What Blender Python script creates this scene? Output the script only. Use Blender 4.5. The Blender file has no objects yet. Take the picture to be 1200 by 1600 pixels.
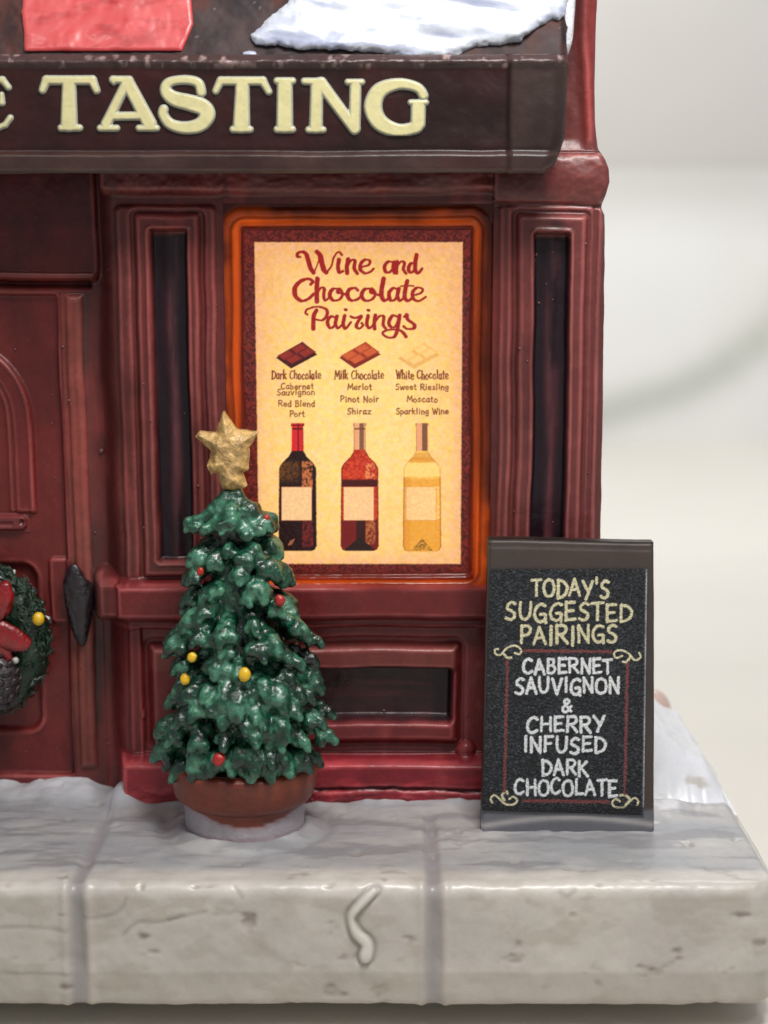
import bpy, bmesh, math, random
import numpy as np
from mathutils import Vector, kdtree
random.seed(7)
C = bpy.context.scene.collection
rad = math.radians

# ------------------------------------------------------------------ camera, world, lamps, exposure
FPX, PITCH, DIST, CAMH = 2505.0, rad(10.0), 25.05, 9.21
cam_d = bpy.data.cameras.new("camera")
cam = bpy.data.objects.new("camera", cam_d)
C.objects.link(cam)
cam.location = (0, -DIST, CAMH)
cam.rotation_euler = (rad(90) - PITCH, 0, 0)
cam_d.sensor_fit = 'VERTICAL'
cam_d.sensor_height = 24.0
cam_d.lens = 24.0 * FPX / 1600.0
cam_d.clip_start = 0.5
cam_d.clip_end = 500
cam_d.dof.use_dof = True
cam_d.dof.focus_distance = 24.6
cam_d.dof.aperture_fstop = 0.105
bpy.context.scene.camera = cam

sc = bpy.context.scene
sc.view_settings.view_transform = 'Standard'
sc.view_settings.look = 'None'
sc.view_settings.exposure = 0.0
sc.view_settings.gamma = 1.0
sc.cycles.max_bounces = 8
sc.cycles.use_denoising = True

world = bpy.data.worlds.new("World")
sc.world = world
world.use_nodes = True
bgn = world.node_tree.nodes["Background"]
bgn.inputs[0].default_value = (0.93, 0.96, 1.0, 1)
bgn.inputs[1].default_value = 0.30


def area(name, loc, target, sx, sy, power, col=(1, 1, 1)):
    l = bpy.data.lights.new(name, 'AREA')
    l.shape = 'RECTANGLE'
    l.size, l.size_y, l.energy, l.color = sx, sy, power, col
    o = bpy.data.objects.new(name, l)
    C.objects.link(o)
    o.location = loc
    o.rotation_euler = (Vector(target) - Vector(loc)).to_track_quat('-Z', 'Y').to_euler()
    return o


area("overhead_light", (4.0, -12, 27), (0, -1, 2), 9, 5, 6300, (1.0, 0.97, 0.93))
area("ceiling_spot", (9.5, -17, 20), (1, -1, 6), 1.1, 1.1, 620, (1.0, 0.96, 0.92))
area("ceiling_spot", (-9, -13, 24), (0, -1, 4), 1.1, 1.1, 420, (1.0, 0.96, 0.92))
area("overhead_light", (8, 34, 42), (12, 50, 0), 30, 12, 18000, (0.97, 0.985, 1.0))  # added lamp, brightens the backsplash and room wall behind

# ------------------------------------------------------------------ pixel rays -> points of the place
CT, ST = math.cos(PITCH), math.sin(PITCH)


def ray(px, py):
    a = (800.0 - np.asarray(py, float)) / FPX
    return (np.asarray(px, float) - 600.0) / FPX, CT + a * ST, -ST + a * CT


def P(px, py, Y=0.0):
    dx, dy, dz = ray(px, py)
    t = (np.asarray(Y, float) + DIST) / dy
    return dx * t, dy * t - DIST, CAMH + dz * t


def G(px, py, z=0.0):
    dx, dy, dz = ray(px, py)
    t = (z - CAMH) / dz
    return float(dx * t), float(dy * t - DIST)


def X(px, py, Y=0.0): return float(P(px, py, Y)[0])
def Z(py, Y=0.0): return float(P(600, py, Y)[2])


def rr(x0, y0, x1, y1, Y=0.0):
    ym = (max(y0, 0) + min(y1, 1300)) / 2
    return (X(x0, ym, Y), X(x1, ym, Y), Z(y1, Y), Z(y0, Y))


# ------------------------------------------------------------------ noise, soft shapes, colours
def _hash(ix, iy, iz, seed):
    n = (ix * 374761393 + iy * 668265263 + iz * 2147483647 + seed * 1274126177) & 0xFFFFFFFF
    n = ((n ^ (n >> 13)) * 1274126177) & 0xFFFFFFFF
    n = ((n ^ (n >> 16)) * 2246822519) & 0xFFFFFFFF
    return ((n ^ (n >> 15)) & 0xFFFFFF) / float(0xFFFFFF)


def vn(x, y, z=0.0, seed=0):
    x, y, z = np.broadcast_arrays(np.asarray(x, float), np.asarray(y, float), np.asarray(z, float))
    ix, iy, iz = np.floor(x).astype(np.int64), np.floor(y).astype(np.int64), np.floor(z).astype(np.int64)
    fx, fy, fz = x - ix, y - iy, z - iz
    fx, fy, fz = [f * f * (3 - 2 * f) for f in (fx, fy, fz)]
    r = 0
    for a in (0, 1):
        for b in (0, 1):
            for c in (0, 1):
                w = (fx if a else 1 - fx) * (fy if b else 1 - fy) * (fz if c else 1 - fz)
                r = r + w * _hash(ix + a, iy + b, iz + c, seed)
    return r


def fbm(x, y, z=0.0, seed=0, o=4):
    """about -1 .. 1"""
    r, amp, tot = 0, 1.0, 0
    for k in range(o):
        r = r + amp * (vn(np.asarray(x) * 2 ** k, np.asarray(y) * 2 ** k, np.asarray(z) * 2 ** k, seed + k) * 2 - 1)
        tot += amp
        amp *= 0.5
    return r / tot


def ss(x, a, b):
    t = np.clip((x - a) / (b - a), 0, 1)
    return t * t * (3 - 2 * t)


def rbox(x, z, R, r=0.05):
    cx, cz, hx, hz = (R[0] + R[1]) / 2, (R[2] + R[3]) / 2, (R[1] - R[0]) / 2, (R[3] - R[2]) / 2
    qx, qz = np.abs(x - cx) - hx + r, np.abs(z - cz) - hz + r
    return np.hypot(np.maximum(qx, 0), np.maximum(qz, 0)) + np.minimum(np.maximum(qx, qz), 0) - r


def inb(x, z, R, s=0.05, r=0.05):
    s = s * 1.25
    return ss(-rbox(x, z, R, r * 1.4), -s / 2, s / 2)


def lin(c):
    c = np.asarray(c, float) / 255.0
    return np.where(c <= 0.04045, c / 12.92, ((c + 0.055) / 1.055) ** 2.4)


def mix(a, b, m):
    a, b = np.asarray(a, float), np.asarray(b, float)
    m = np.asarray(m)[..., None]
    return a * (1 - m) + b * m


def segd(x, y, p, q):
    vx, vy = q[0] - p[0], q[1] - p[1]
    L = vx * vx + vy * vy + 1e-9
    t = np.clip(((x - p[0]) * vx + (y - p[1]) * vy) / L, 0, 1)
    return np.hypot(x - p[0] - t * vx, y - p[1] - t * vy), t


def spline(pts, n=6):
    if len(pts) < 3: return [tuple(map(float, p)) for p in pts]
    p = [pts[0]] + list(pts) + [pts[-1]]
    out = []
    for i in range(1, len(p) - 2):
        a, b, c, d = [np.array(q, float) for q in (p[i - 1], p[i], p[i + 1], p[i + 2])]
        for k in range(n):
            t = k / n
            out.append(tuple(0.5 * (2 * b + (c - a) * t + (2 * a - 5 * b + 4 * c - d) * t * t + (3 * b - a - 3 * c + d) * t ** 3)))
    out.append(tuple(map(float, pts[-1])))
    return out


# ------------------------------------------------------------------ meshes and materials
def link(name, me, mat=None, parent=None):
    o = bpy.data.objects.new(name, me)
    C.objects.link(o)
    if mat is not None: me.materials.append(mat)
    if parent is not None: o.parent = parent
    return o


def mesh(name, V, F, mat, parent=None, col=None, smooth=True):
    me = bpy.data.meshes.new(name)
    V = np.asarray(V, float)
    me.from_pydata(V.tolist(), [], F if isinstance(F, list) else F.tolist())
    if col is not None:
        at = me.color_attributes.new("Col", 'FLOAT_COLOR', 'POINT')
        cc = np.ones((len(V), 4), np.float32)
        cc[:, :3] = col
        at.data.foreach_set("color", cc.ravel())
    if smooth: me.polygons.foreach_set("use_smooth", [True] * len(me.polygons))
    me.update()
    return link(name, me, mat, parent)


def empty(name, loc, parent=None):
    o = bpy.data.objects.new(name, None)
    C.objects.link(o)
    o.location = loc
    if parent: o.parent = parent
    return o


def tag(o, label=None, cat=None, group=None, kind=None):
    if label: o["label"] = label
    if cat: o["category"] = cat
    if group: o["group"] = group
    if kind: o["kind"] = kind
    return o


def gridF(n, m):
    i = np.arange(n - 1)[:, None] * m + np.arange(m - 1)[None, :]
    i = i.ravel()
    return np.stack([i, i + 1, i + m + 1, i + m], 1)


def nodes(name):
    m = bpy.data.materials.new(name)
    m.use_nodes = True
    nt = m.node_tree
    return m, nt, nt.nodes["Principled BSDF"]


def N(nt, t, **k):
    n = nt.nodes.new(t)
    for a, b in k.items():
        if a in n.inputs: n.inputs[a].default_value = b
        else: setattr(n, a, b)
    return n


def glaze(name, base=None, rough=0.32, var=0.25, nscale=3.0, bump=0.15, bscale=9.0, coat=0.35, sss=0.0, fine=60.0, spec=0.5, grain=0.05):
    """painted and glazed ceramic: colour from the paint attribute (or one colour), uneven gloss, fine relief"""
    m, nt, b = nodes(name)
    L = nt.links.new
    tc = N(nt, 'ShaderNodeTexCoord')
    n1 = N(nt, 'ShaderNodeTexNoise', Scale=nscale, Detail=6.0, Roughness=0.6)
    n2 = N(nt, 'ShaderNodeTexNoise', Scale=bscale, Detail=4.0, Roughness=0.55)
    n3 = N(nt, 'ShaderNodeTexNoise', Scale=fine, Detail=2.0)
    for n in (n1, n2, n3): L(tc.outputs['Object'], n.inputs['Vector'])
    mx = N(nt, 'ShaderNodeMix', data_type='RGBA', blend_type='MULTIPLY')
    mx.inputs[0].default_value = 1.0
    if base is None:
        at = N(nt, 'ShaderNodeAttribute', attribute_name="Col")
        L(at.outputs['Color'], mx.inputs[6])
    else: mx.inputs[6].default_value = (*lin(base), 1)
    mr = N(nt, 'ShaderNodeMapRange')
    mr.inputs['From Min'].default_value, mr.inputs['From Max'].default_value = 0.3, 0.7
    mr.inputs['To Min'].default_value, mr.inputs['To Max'].default_value = 1 - var, 1 + var
    L(n1.outputs['Fac'], mr.inputs['Value'])
    mg = N(nt, 'ShaderNodeMapRange')
    mg.inputs['From Min'].default_value, mg.inputs['From Max'].default_value = 0.3, 0.7
    mg.inputs['To Min'].default_value, mg.inputs['To Max'].default_value = 1 - grain, 1 + grain
    L(n3.outputs['Fac'], mg.inputs['Value'])
    mm = N(nt, 'ShaderNodeMath', operation='MULTIPLY')
    L(mr.outputs[0], mm.inputs[0]); L(mg.outputs[0], mm.inputs[1])
    L(mm.outputs[0], mx.inputs[7])
    L(mx.outputs[2], b.inputs['Base Color'])
    rr_ = N(nt, 'ShaderNodeMapRange')
    rr_.inputs['To Min'].default_value, rr_.inputs['To Max'].default_value = rough - 0.12, rough + 0.18
    L(n2.outputs['Fac'], rr_.inputs['Value'])
    L(rr_.outputs[0], b.inputs['Roughness'])
    b.inputs['Coat Weight'].default_value = coat
    b.inputs['Coat Roughness'].default_value = 0.22
    b.inputs['Specular IOR Level'].default_value = spec
    if sss:
        b.inputs['Subsurface Weight'].default_value = sss
        b.inputs['Subsurface Radius'].default_value = (0.3, 0.25, 0.2)
        b.inputs['Subsurface Scale'].default_value = 0.3
    bp = N(nt, 'ShaderNodeBump', Strength=bump, Distance=0.1)
    bp2 = N(nt, 'ShaderNodeBump', Strength=bump * 0.4, Distance=0.02)
    L(n2.outputs['Fac'], bp.inputs['Height'])
    L(n3.outputs['Fac'], bp2.inputs['Height'])
    L(bp.outputs[0], bp2.inputs['Normal'])
    L(bp2.outputs[0], b.inputs['Normal'])
    return m


M_wall = glaze("maroon_glaze", var=0.16, nscale=2.2, bump=0.16, bscale=5.0, rough=0.36, coat=0.16, spec=0.35)
M_sign = glaze("dark_brown_glaze", var=0.3, nscale=1.6, bump=0.15, bscale=3.0, rough=0.36, coat=0.2, spec=.35)
M_letter = glaze("cream_letter_paint", var=0.05, bump=0.08, rough=0.4, coat=0.25, nscale=8)
M_snow = glaze("white_snow_glaze", var=0.04, nscale=3, bump=0.12, bscale=2.0, rough=0.3, coat=0.5, sss=0.1)
M_stone = glaze("stone_glaze", var=0.05, nscale=2.0, bump=0.10, bscale=4.5, rough=0.42, coat=0.35, sss=0.1)
M_pot = glaze("pot_paint", var=0.18, nscale=3, bump=0.25, bscale=8, rough=0.4, coat=0.2)
M_tree = glaze("green_resin_paint", var=0.4, nscale=9, bump=0.4, bscale=11, rough=0.24, coat=0.6, fine=40, grain=0.2)
M_gold = glaze("gold_paint", base=(194, 158, 100), var=0.6, nscale=6, bump=0.8, bscale=7, rough=0.35, coat=0.3)
M_wreath = glaze("wreath_green_paint", base=(5, 42, 22), var=0.7, nscale=9, bump=0.5, bscale=22, rough=0.28, coat=0.5)
M_bow = glaze("red_bow_paint", base=(135, 10, 16), var=0.3, nscale=5, bump=0.35, bscale=8, rough=0.25, coat=0.6)
M_cone = glaze("pine_cone_paint", base=(52, 42, 46), var=0.4, nscale=10, bump=0.5, bscale=16, rough=0.3, coat=0.4)
M_red = glaze("red_ornament_paint", base=(165, 28, 20), var=0.2, rough=0.4, coat=0.4)
M_yel = glaze("yellow_ornament_paint", base=(225, 180, 30), var=0.15, rough=0.35, coat=0.4)
M_black = glaze("black_handle_paint", base=(34, 25, 31), var=0.5, nscale=5, bump=0.5, bscale=9, rough=0.3, coat=0.4)
M_board = glaze("board_brown_paint", var=0.1, nscale=2, bump=0.08, bscale=6, rough=0.48, coat=0.08)
M_print = glaze("chalk_print", var=0.05, bump=0.75, bscale=34, rough=0.5, coat=0.05, fine=90, grain=0.15, spec=0.35)


def translucent_mat():
    m, nt, b = nodes("orange_lit_porcelain")
    L = nt.links.new
    b.inputs['Base Color'].default_value = (*lin((92, 34, 22)), 1)
    b.inputs['Roughness'].default_value = 0.25
    b.inputs['Coat Weight'].default_value = 0.3
    tc = N(nt, 'ShaderNodeTexCoord')
    n = N(nt, 'ShaderNodeTexNoise', Scale=1.6, Detail=4.0)
    L(tc.outputs['Object'], n.inputs['Vector'])
    nb = N(nt, 'ShaderNodeTexNoise', Scale=5.0, Detail=3.0)
    L(tc.outputs['Object'], nb.inputs['Vector'])
    bp = N(nt, 'ShaderNodeBump', Strength=0.25, Distance=0.1)
    L(nb.outputs['Fac'], bp.inputs['Height'])
    L(bp.outputs[0], b.inputs['Normal'])
    tr = N(nt, 'ShaderNodeBsdfTranslucent')
    cr = N(nt, 'ShaderNodeMix', data_type='RGBA')
    cr.inputs[6].default_value = (0.80, 0.15, 0.02, 1)
    cr.inputs[7].default_value = (0.95, 0.24, 0.04, 1)
    L(n.outputs['Fac'], cr.inputs[0])
    at = N(nt, 'ShaderNodeAttribute', attribute_name="Col")     # Col.r: strength of the window glow, painted to fade outwards
    sep = N(nt, 'ShaderNodeSeparateColor')
    L(at.outputs['Color'], sep.inputs[0])
    mu = N(nt, 'ShaderNodeMix', data_type='RGBA', blend_type='MULTIPLY')
    mu.inputs[0].default_value = 1
    L(cr.outputs[2], mu.inputs[6])
    L(sep.outputs[0], mu.inputs[7])
    L(mu.outputs[2], tr.inputs['Color'])
    mx = N(nt, 'ShaderNodeMixShader')
    mx.inputs[0].default_value = 0.5
    L(b.outputs[0], mx.inputs[1])
    L(tr.outputs[0], mx.inputs[2])
    L(mx.outputs[0], nt.nodes['Material Output'].inputs['Surface'])
    return m


def poster_mat():
    m, nt, b = nodes("backlit_poster_print")
    L = nt.links.new
    at = N(nt, 'ShaderNodeAttribute', attribute_name="Col")
    L(at.outputs['Color'], b.inputs['Emission Color'])
    b.inputs['Emission Strength'].default_value = 1.0
    mu = N(nt, 'ShaderNodeMix', data_type='RGBA', blend_type='MULTIPLY')
    mu.inputs[0].default_value = 1
    mu.inputs[7].default_value = (0.07, 0.07, 0.07, 1)
    L(at.outputs['Color'], mu.inputs[6])
    L(mu.outputs[2], b.inputs['Base Color'])
    b.inputs['Roughness'].default_value = 0.45
    tc = N(nt, 'ShaderNodeTexCoord')
    n = N(nt, 'ShaderNodeTexNoise', Scale=16.0, Detail=4.0)
    L(tc.outputs['Object'], n.inputs['Vector'])
    bp = N(nt, 'ShaderNodeBump', Strength=0.5, Distance=0.04)
    L(n.outputs['Fac'], bp.inputs['Height'])
    L(bp.outputs[0], b.inputs['Normal'])
    return m


M_glow, M_poster = translucent_mat(), poster_mat()


def marble(name, base, vein, va=0.5):
    m, nt, b = nodes(name)
    L = nt.links.new
    tc = N(nt, 'ShaderNodeTexCoord')
    n = N(nt, 'ShaderNodeTexNoise', Scale=0.035, Detail=3.0, Distortion=0.8)
    L(tc.outputs['Object'], n.inputs['Vector'])
    cr = N(nt, 'ShaderNodeValToRGB')
    e = cr.color_ramp.elements
    e[0].position, e[0].color = 0.35, (*lin(base), 1)
    e[1].position, e[1].color = 0.68, (*(lin(base) * 0.92), 1)
    k = cr.color_ramp.elements.new(0.52)
    k.color = (*(lin(base) * (1 - va) + lin(vein) * va), 1)
    L(n.outputs['Fac'], cr.inputs[0])
    L(cr.outputs[0], b.inputs['Base Color'])
    b.inputs['Roughness'].default_value = 0.35
    return m


# ------------------------------------------------------------------ setting: counter, backsplash, room wall
ZC = Z(1572, -3.62) - 0.50
me = bpy.data.meshes.new("counter")
bm = bmesh.new()
bmesh.ops.create_cube(bm, size=1)
for v in bm.verts: v.co = (v.co.x * 220, v.co.y * 110 + 15, ZC - 1.5 + v.co.z * 3)
bm.to_mesh(me); bm.free()
tag(link("counter", me, marble("counter_stone", (228, 223, 213), (212, 208, 198), 0.4)), kind="structure")
YB = 62.0
zt = Z(262, YB)
xs = np.linspace(-60, 80, 90)
zs = np.linspace(ZC, zt, 60)
gx, gz = np.meshgrid(xs, zs, indexing='ij')
vx = [(X(a, b_, YB), Z(b_, YB)) for a, b_ in ((880, 668), (960, 640), (1060, 610), (1130, 575), (1210, 515), (1330, 380))]
dv = np.full(gx.shape, 99.0)
for p, q in zip(vx[:-1], vx[1:]): dv = np.minimum(dv, segd(gx, gz, p, q)[0])
wv = 0.75 * np.exp(-(dv / 1.1) ** 2)
col = mix(np.broadcast_to(lin((238, 236, 232)), gx.shape + (3,)), lin((186, 188, 180)), wv)
col = mix(col, lin((222, 218, 200)), 0.5 * np.clip(fbm(gx * 0.07, gz * 0.12, 0, 5), 0, 1))
col = mix(col, lin((200, 196, 190)), ss(gz, zt - 4.5, zt - .1) * .8)
yy = np.full(gx.shape, YB)
mesh("backsplash", np.stack([gx, yy, gz], -1).reshape(-1, 3), gridF(90, 60), glaze("backsplash_stone", var=0.02, nscale=0.2, bump=0.0, rough=0.4, coat=0.0, grain=0.0), None, col.reshape(-1, 3))["kind"] = "structure"
me = bpy.data.meshes.new("room_wall")
bm = bmesh.new()
bmesh.ops.create_cube(bm, size=1)
for v in bm.verts: v.co = (v.co.x * 140 + 10, YB + 1.1 + v.co.y * 2, (ZC + 60) / 2 + v.co.z * (60 - ZC))
bm.to_mesh(me); bm.free()
tag(link("room_wall", me, glaze("wall_paint", base=(196, 192, 186), var=0.03, nscale=0.1, bump=0.0, rough=0.7, coat=0.0, grain=0.0)), kind="structure")

# ------------------------------------------------------------------ the ceramic facade as one relief, cut into its parts
RL, RR_ = rr(220, 334, 316, 898), rr(806, 336, 908, 930)
DOORX = X(103, 820, 0.6)


def warp(x, z):
    return x + 0.030 * fbm(x * 0.9, z * 0.7, 0, 11, 2) + 0.004 * fbm(x * 2.5, z * 2.5, 0, 12, 2), z + 0.042 * fbm(x * 0.8, z * 0.9, 3.3, 13, 2) + 0.004 * fbm(x * 2.5, z * 2.5, 5, 14, 2)


def put(d, v, m): return d * (1 - m) + v * m


def depth(x0, z0):
    x, z = warp(x0, z0)
    b = ss(x, X(150, 700), X(192, 700))
    d = -0.5 + 0.5 * b
    # entry: transom, jamb, door
    e = 1 - ss(x, X(146, 700, .4), X(152, 700, .4))
    d = put(d, -0.72, e * ss(-z, -Z(452, .5), -Z(440, .5)))
    T = rr(-320, 150, 152, 437, .35)
    d = put(d, -0.33, inb(x, z, T, .10, .12))
    d = d + 0.05 * inb(x, z, rr(-320, 424, 150, 437, .35), .07, .04)
    J = rr(108, 452, 147, 1205, .45)
    jm = np.clip(-rbox(x, z, J, .08) / 0.17, 0, 1)
    d = np.maximum(d, np.where(jm > 0, -0.68 + 0.26 * np.sqrt(np.clip(1 - (1 - jm) ** 2, 0, 1)), -9))
    Dr = rr(-265, 458, 103, 1208, .6)
    d = np.where(x < DOORX + .03, put(d, -0.62, inb(x, z, Dr, .05, .04)), d)
    ax, az = X(-70, 650, .6), Z(650, .6)
    zb = Z(800, .6)
    ra = np.where(z > az, np.hypot(x - ax, z - az), np.abs(x - ax))
    am = ss(z, zb - .05, zb + .05)
    d = d + am * (0.075 * ss(-ra, -1.27, -1.17) - 0.075 * ss(-ra, -.96, -.88) + 0.05 * np.exp(-((ra - .86) / .05) ** 2) + 0.03 * np.exp(-((ra - 1.2) / .04) ** 2))
    LP = rr(-205, 880, 62, 1142, .6)
    d = d - 0.10 * inb(x, z, LP, .12, .22) + 0.03 * np.exp(-(rbox(x, z, LP, .22) / .05) ** 2)
    d = d + .07 * inb(x, z, rr(77, 872, 106, 972, .55), .05, .05)
    # columns
    for (o, f, rc, g) in (((196, 322, 344, 1400), (220, 334, 316, 898), (242, 358, 297, 876), 0), ((776, 322, 928, 1400), (806, 336, 908, 930), (831, 363, 883, 915), 1)):
        O, F_, R_ = rr(*o), rr(*f), rr(*rc)
        O = (O[0], O[1], -1, O[3])
        d = d + 0.07 * inb(x, z, O, .07, .06)
        rf = rbox(x, z, F_, .05)
        d = d - 0.05 * np.exp(-((rf - .05) / .04) ** 2)
        d = d + 0.07 * ss(-rf, -.02, .05)
        d = d + 0.035 * np.exp(-((rbox(x, z, R_, .03) - .03) / .035) ** 2)
        d = d - 0.24 * inb(x, z, R_, .07, .03)
        # rounded spine inside the dark slot
        cxx = (R_[0] + R_[1]) / 2
        d = d + 0.035 * np.exp(-((x - cxx) / .10) ** 2) * inb(x, z, R_, .12, .03)
    d = d + 0.03 * np.exp(-((x - X(793, 600)) / .035) ** 2) * (z < Z(325))
    d = d - 0.035 * ss(x, X(916, 600), X(920, 600)) + 0.04 * np.exp(-((x - X(930, 600)) / .03) ** 2)
    # window well (the window frame mesh sits in here)
    # cornice and capitals
    cb = Z(302)
    d = put(d, 0.10 + 0.06 * fbm(x * 1.3, z * 3, 0, 21), inb(x, z, rr(350, 150, 778, 301, -.1), .14, .06))
    d = put(d, 0.02, inb(x, z, rr(352, 306, 775, 320, 0), .05, .03) * 0.7)
    d = put(d, 0.14 + 0.05 * fbm(x * 3, z * 3, 1, 22), inb(x, z, rr(152, 150, 352, 300, -.1), .13, .1))
    # right capital, a fat rounded roll
    q = np.clip((z - Z(318)) / (Z(240) - Z(318)), 0, 1)
    d = np.where((x > X(772, 300)) & (z > Z(320)), np.maximum(d, 0.03 + 0.15 * np.sin(q * math.pi) ** 0.45 + .03 * fbm(x * 2, z * 3, 0, 23) * ss(x, X(770, 300), X(800, 300))), d)
    # wall above the capital
    up = ss(z, Z(240), Z(215))
    wv_ = 0.10 * np.exp(-((x - X(918, 100) - .05 * np.sin(z * 1.4)) / .10) ** 2)
    d = put(d, -0.05 + wv_ + 0.04 * fbm(x * 2, z * .8, 0, 31), up)
    # sill
    S = rr(176, 913, 1100, 972, -.3)
    s1 = -rbox(x, z, S, .05)
    d = np.maximum(d, np.where(s1 > -.3, 0.30 * ss(s1, -0.06, 0.10) + np.where(x < X(182, 930), -.3, 0), -9)) if False else put(d, 0.29, ss(s1, -.07, .10))
    S2 = rr(148, 897, 200, 968, .1)
    i2 = inb(x, z, S2, .25, .08)
    d = np.maximum(d, np.where(i2 > .01, -0.55 + 0.7 * i2, -9))
    # base panel
    below = ss(-z, -Z(978, 0), -Z(985, 0)) * b
    d = d - 0.06 * below * (x < X(768, 1050))
    BP, BR = rr(232, 1008, 719, 1164, -.1), rr(285, 1045, 707, 1126, 0)
    rb = rbox(x, z, BP, .07)
    d = put(d, -0.06, below * (x > X(222, 1050)) * (x < X(745, 1050)) * (z > Z(1190)))
    d = d - 0.03 * np.exp(-((rb - .05) / .04) ** 2) + 0.16 * ss(-rb, -.02, .12) * (z < Z(985)) * (z > Z(1186))
    d = d - 0.34 * inb(x, z, BR, .10, .04)
    bx, bz = X(729, 1174, -.1), Z(1174, -.1)
    d = d + 0.15 * np.sqrt(np.clip(1 - ((x - bx) ** 2 + (z - bz) ** 2) / .15 ** 2, 0, 1))
    # plinth
    PL = rr(186, 1189, 1100, 1400, -.3)
    PL = (PL[0], PL[1], -1, PL[3])
    rough = 0.05 * fbm(x * 2.5, z * 7, 0, 41) * ss(-z, -Z(1222, -.3), -Z(1235, -.3))
    d = put(d, 0.30 + rough, ss(-rbox(x, z, PL, .07), -.05, .12))
    cz = Z(1236, -.3) + 0.05 * fbm(x * 1.5, 0, 0, 42)
    d = d - 0.07 * np.exp(-((z - cz) / .03) ** 2) * ss(x, X(470, 1230), X(500, 1230))
    d = put(d, np.minimum(d, -0.3), (x < X(150, 1200, .4)) * ss(-z, -Z(1208, .5), -Z(1214, .5)) * .4)
    return d + 0.010 * fbm(x0 * 2.2, z0 * 2.2, 0, 51) + 0.0015 * fbm(x0 * 9, z0 * 9, 0, 52, 2)


def paint(x0, z0, d):
    x, z = warp(x0, z0)
    sh = x.shape + (3,)
    c = np.broadcast_to(lin((112, 50, 47)), sh)
    c = mix(c, lin((92, 54, 50)), np.clip(0.5 + 0.9 * fbm(x * 1.1, z * .5, 0, 61), 0, 1) * .7)
    # right pillar is browner and paler
    c = mix(c, lin((122, 70, 67)), ss(x, X(770, 600), X(800, 600)) * .75 * (z > Z(900)))
    c = mix(c, lin((150, 66, 62)), ss(x, X(905, 100), X(918, 100)) * ss(z, Z(240), Z(180)) * .9)
    # door, entry
    dm = 1 - ss(x, X(104, 800, .6), X(108, 800, .6))
    c = mix(c, lin((122, 46, 44)), dm * .85)
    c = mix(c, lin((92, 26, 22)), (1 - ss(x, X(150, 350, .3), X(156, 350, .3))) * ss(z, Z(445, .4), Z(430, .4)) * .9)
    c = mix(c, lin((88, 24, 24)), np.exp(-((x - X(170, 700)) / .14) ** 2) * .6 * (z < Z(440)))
    jm = (x > X(107, 800, .5)) & (x < X(150, 800, .5)) & (z < Z(455, .5))
    c = mix(c, mix(np.broadcast_to(lin((142, 76, 64)), sh), lin((86, 58, 56)), ss(x, X(128, 800, .5), X(146, 800, .5))), jm * .85)
    # lower part is redder
    lo = ss(-z, -Z(885), -Z(910)) * ss(x, X(165, 1000), X(185, 1000))
    c = mix(c, lin((126, 42, 46)), lo * .85)
    c = mix(c, lin((122, 66, 58)), inb(x, z, rr(232, 1008, 719, 1045, -.1), .05) * .7)
    pl = ss(-z, -Z(1183, -.3), -Z(1195, -.3)) * ss(x, X(180, 1200), X(190, 1200))
    c = mix(c, lin((148, 42, 56)), pl * .9)
    c = mix(c, lin((205, 84, 92)), pl * (1 - ss(x, X(270, 1200), X(330, 1200))) * np.clip(.75 + .6 * fbm(x * 3, z * 3, 0, 63), 0, 1))
    c = mix(c, lin((190, 62, 74)), pl * np.clip(fbm(x * 1.8, z * 6, 0, 64) * 2.2 - .1, 0, .8))
    c = mix(c, lin((60, 20, 26)), pl * np.exp(-((z - Z(1236, -.3) - .05 * fbm(x * 1.5, 0, 0, 42)) / .03) ** 2) * .8 * (x > X(470, 1230)))
    # thin paint on the ridges
    gx = np.gradient(np.gradient(d, axis=0), axis=0) + np.gradient(np.gradient(d, axis=1), axis=1)
    wear = np.clip(-gx * 110, 0, 1) * np.clip(.85 + .7 * fbm(x * 2, z * .8, 0, 65), 0, 1)
    c = mix(c, c * 1.35 + lin((112, 72, 68)), wear)
    c = mix(c, c * .6, np.clip(gx * 90, 0, 1) * .0)
    c = mix(c, lin((176, 84, 78)), np.clip(fbm(x * 2.2, z * .6, 2, 70) * 2 - .55, 0, .7) * .6)
    # dusky wash strokes
    c = mix(c, c * .5, np.clip(fbm(x * 1.4, z * .6, 0, 66) * 2.4 - .1, 0, 1) * .65)
    # dark slots
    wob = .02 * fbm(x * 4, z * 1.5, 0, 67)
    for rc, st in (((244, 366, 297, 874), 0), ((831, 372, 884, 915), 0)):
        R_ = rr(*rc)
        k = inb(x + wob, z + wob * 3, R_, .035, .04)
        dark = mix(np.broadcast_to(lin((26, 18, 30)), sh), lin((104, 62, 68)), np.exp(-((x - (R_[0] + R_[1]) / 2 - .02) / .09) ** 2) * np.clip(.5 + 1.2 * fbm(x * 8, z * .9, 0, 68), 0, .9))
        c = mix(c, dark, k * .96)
    BR = rr(282, 1047, 707, 1128, 0)
    k = inb(x + wob, z + wob, BR, .04, .04)
    dark = mix(np.broadcast_to(lin((52, 26, 34)), sh), lin((98, 44, 48)), np.clip(fbm(x * .8, z * 11, 0, 69) * 1.6, 0, .8))
    dark = mix(dark, lin((26, 22, 32)), ss(x, X(672, 1080), X(684, 1080)) * .9)
    c = mix(c, dark, k * .95)
    c = mix(c, lin((40, 24, 28)), .8 * np.exp(-((x - X(870, 350)) ** 2 / .03 + (z - Z(350)) ** 2 / .012)))
    # orange tone of the thin porcelain beside the window is light; the paint there is plain red
    c = c * np.array([.74, .61, .63])
    return np.clip(c, 0.002, 1)


STEP = 0.022


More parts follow.
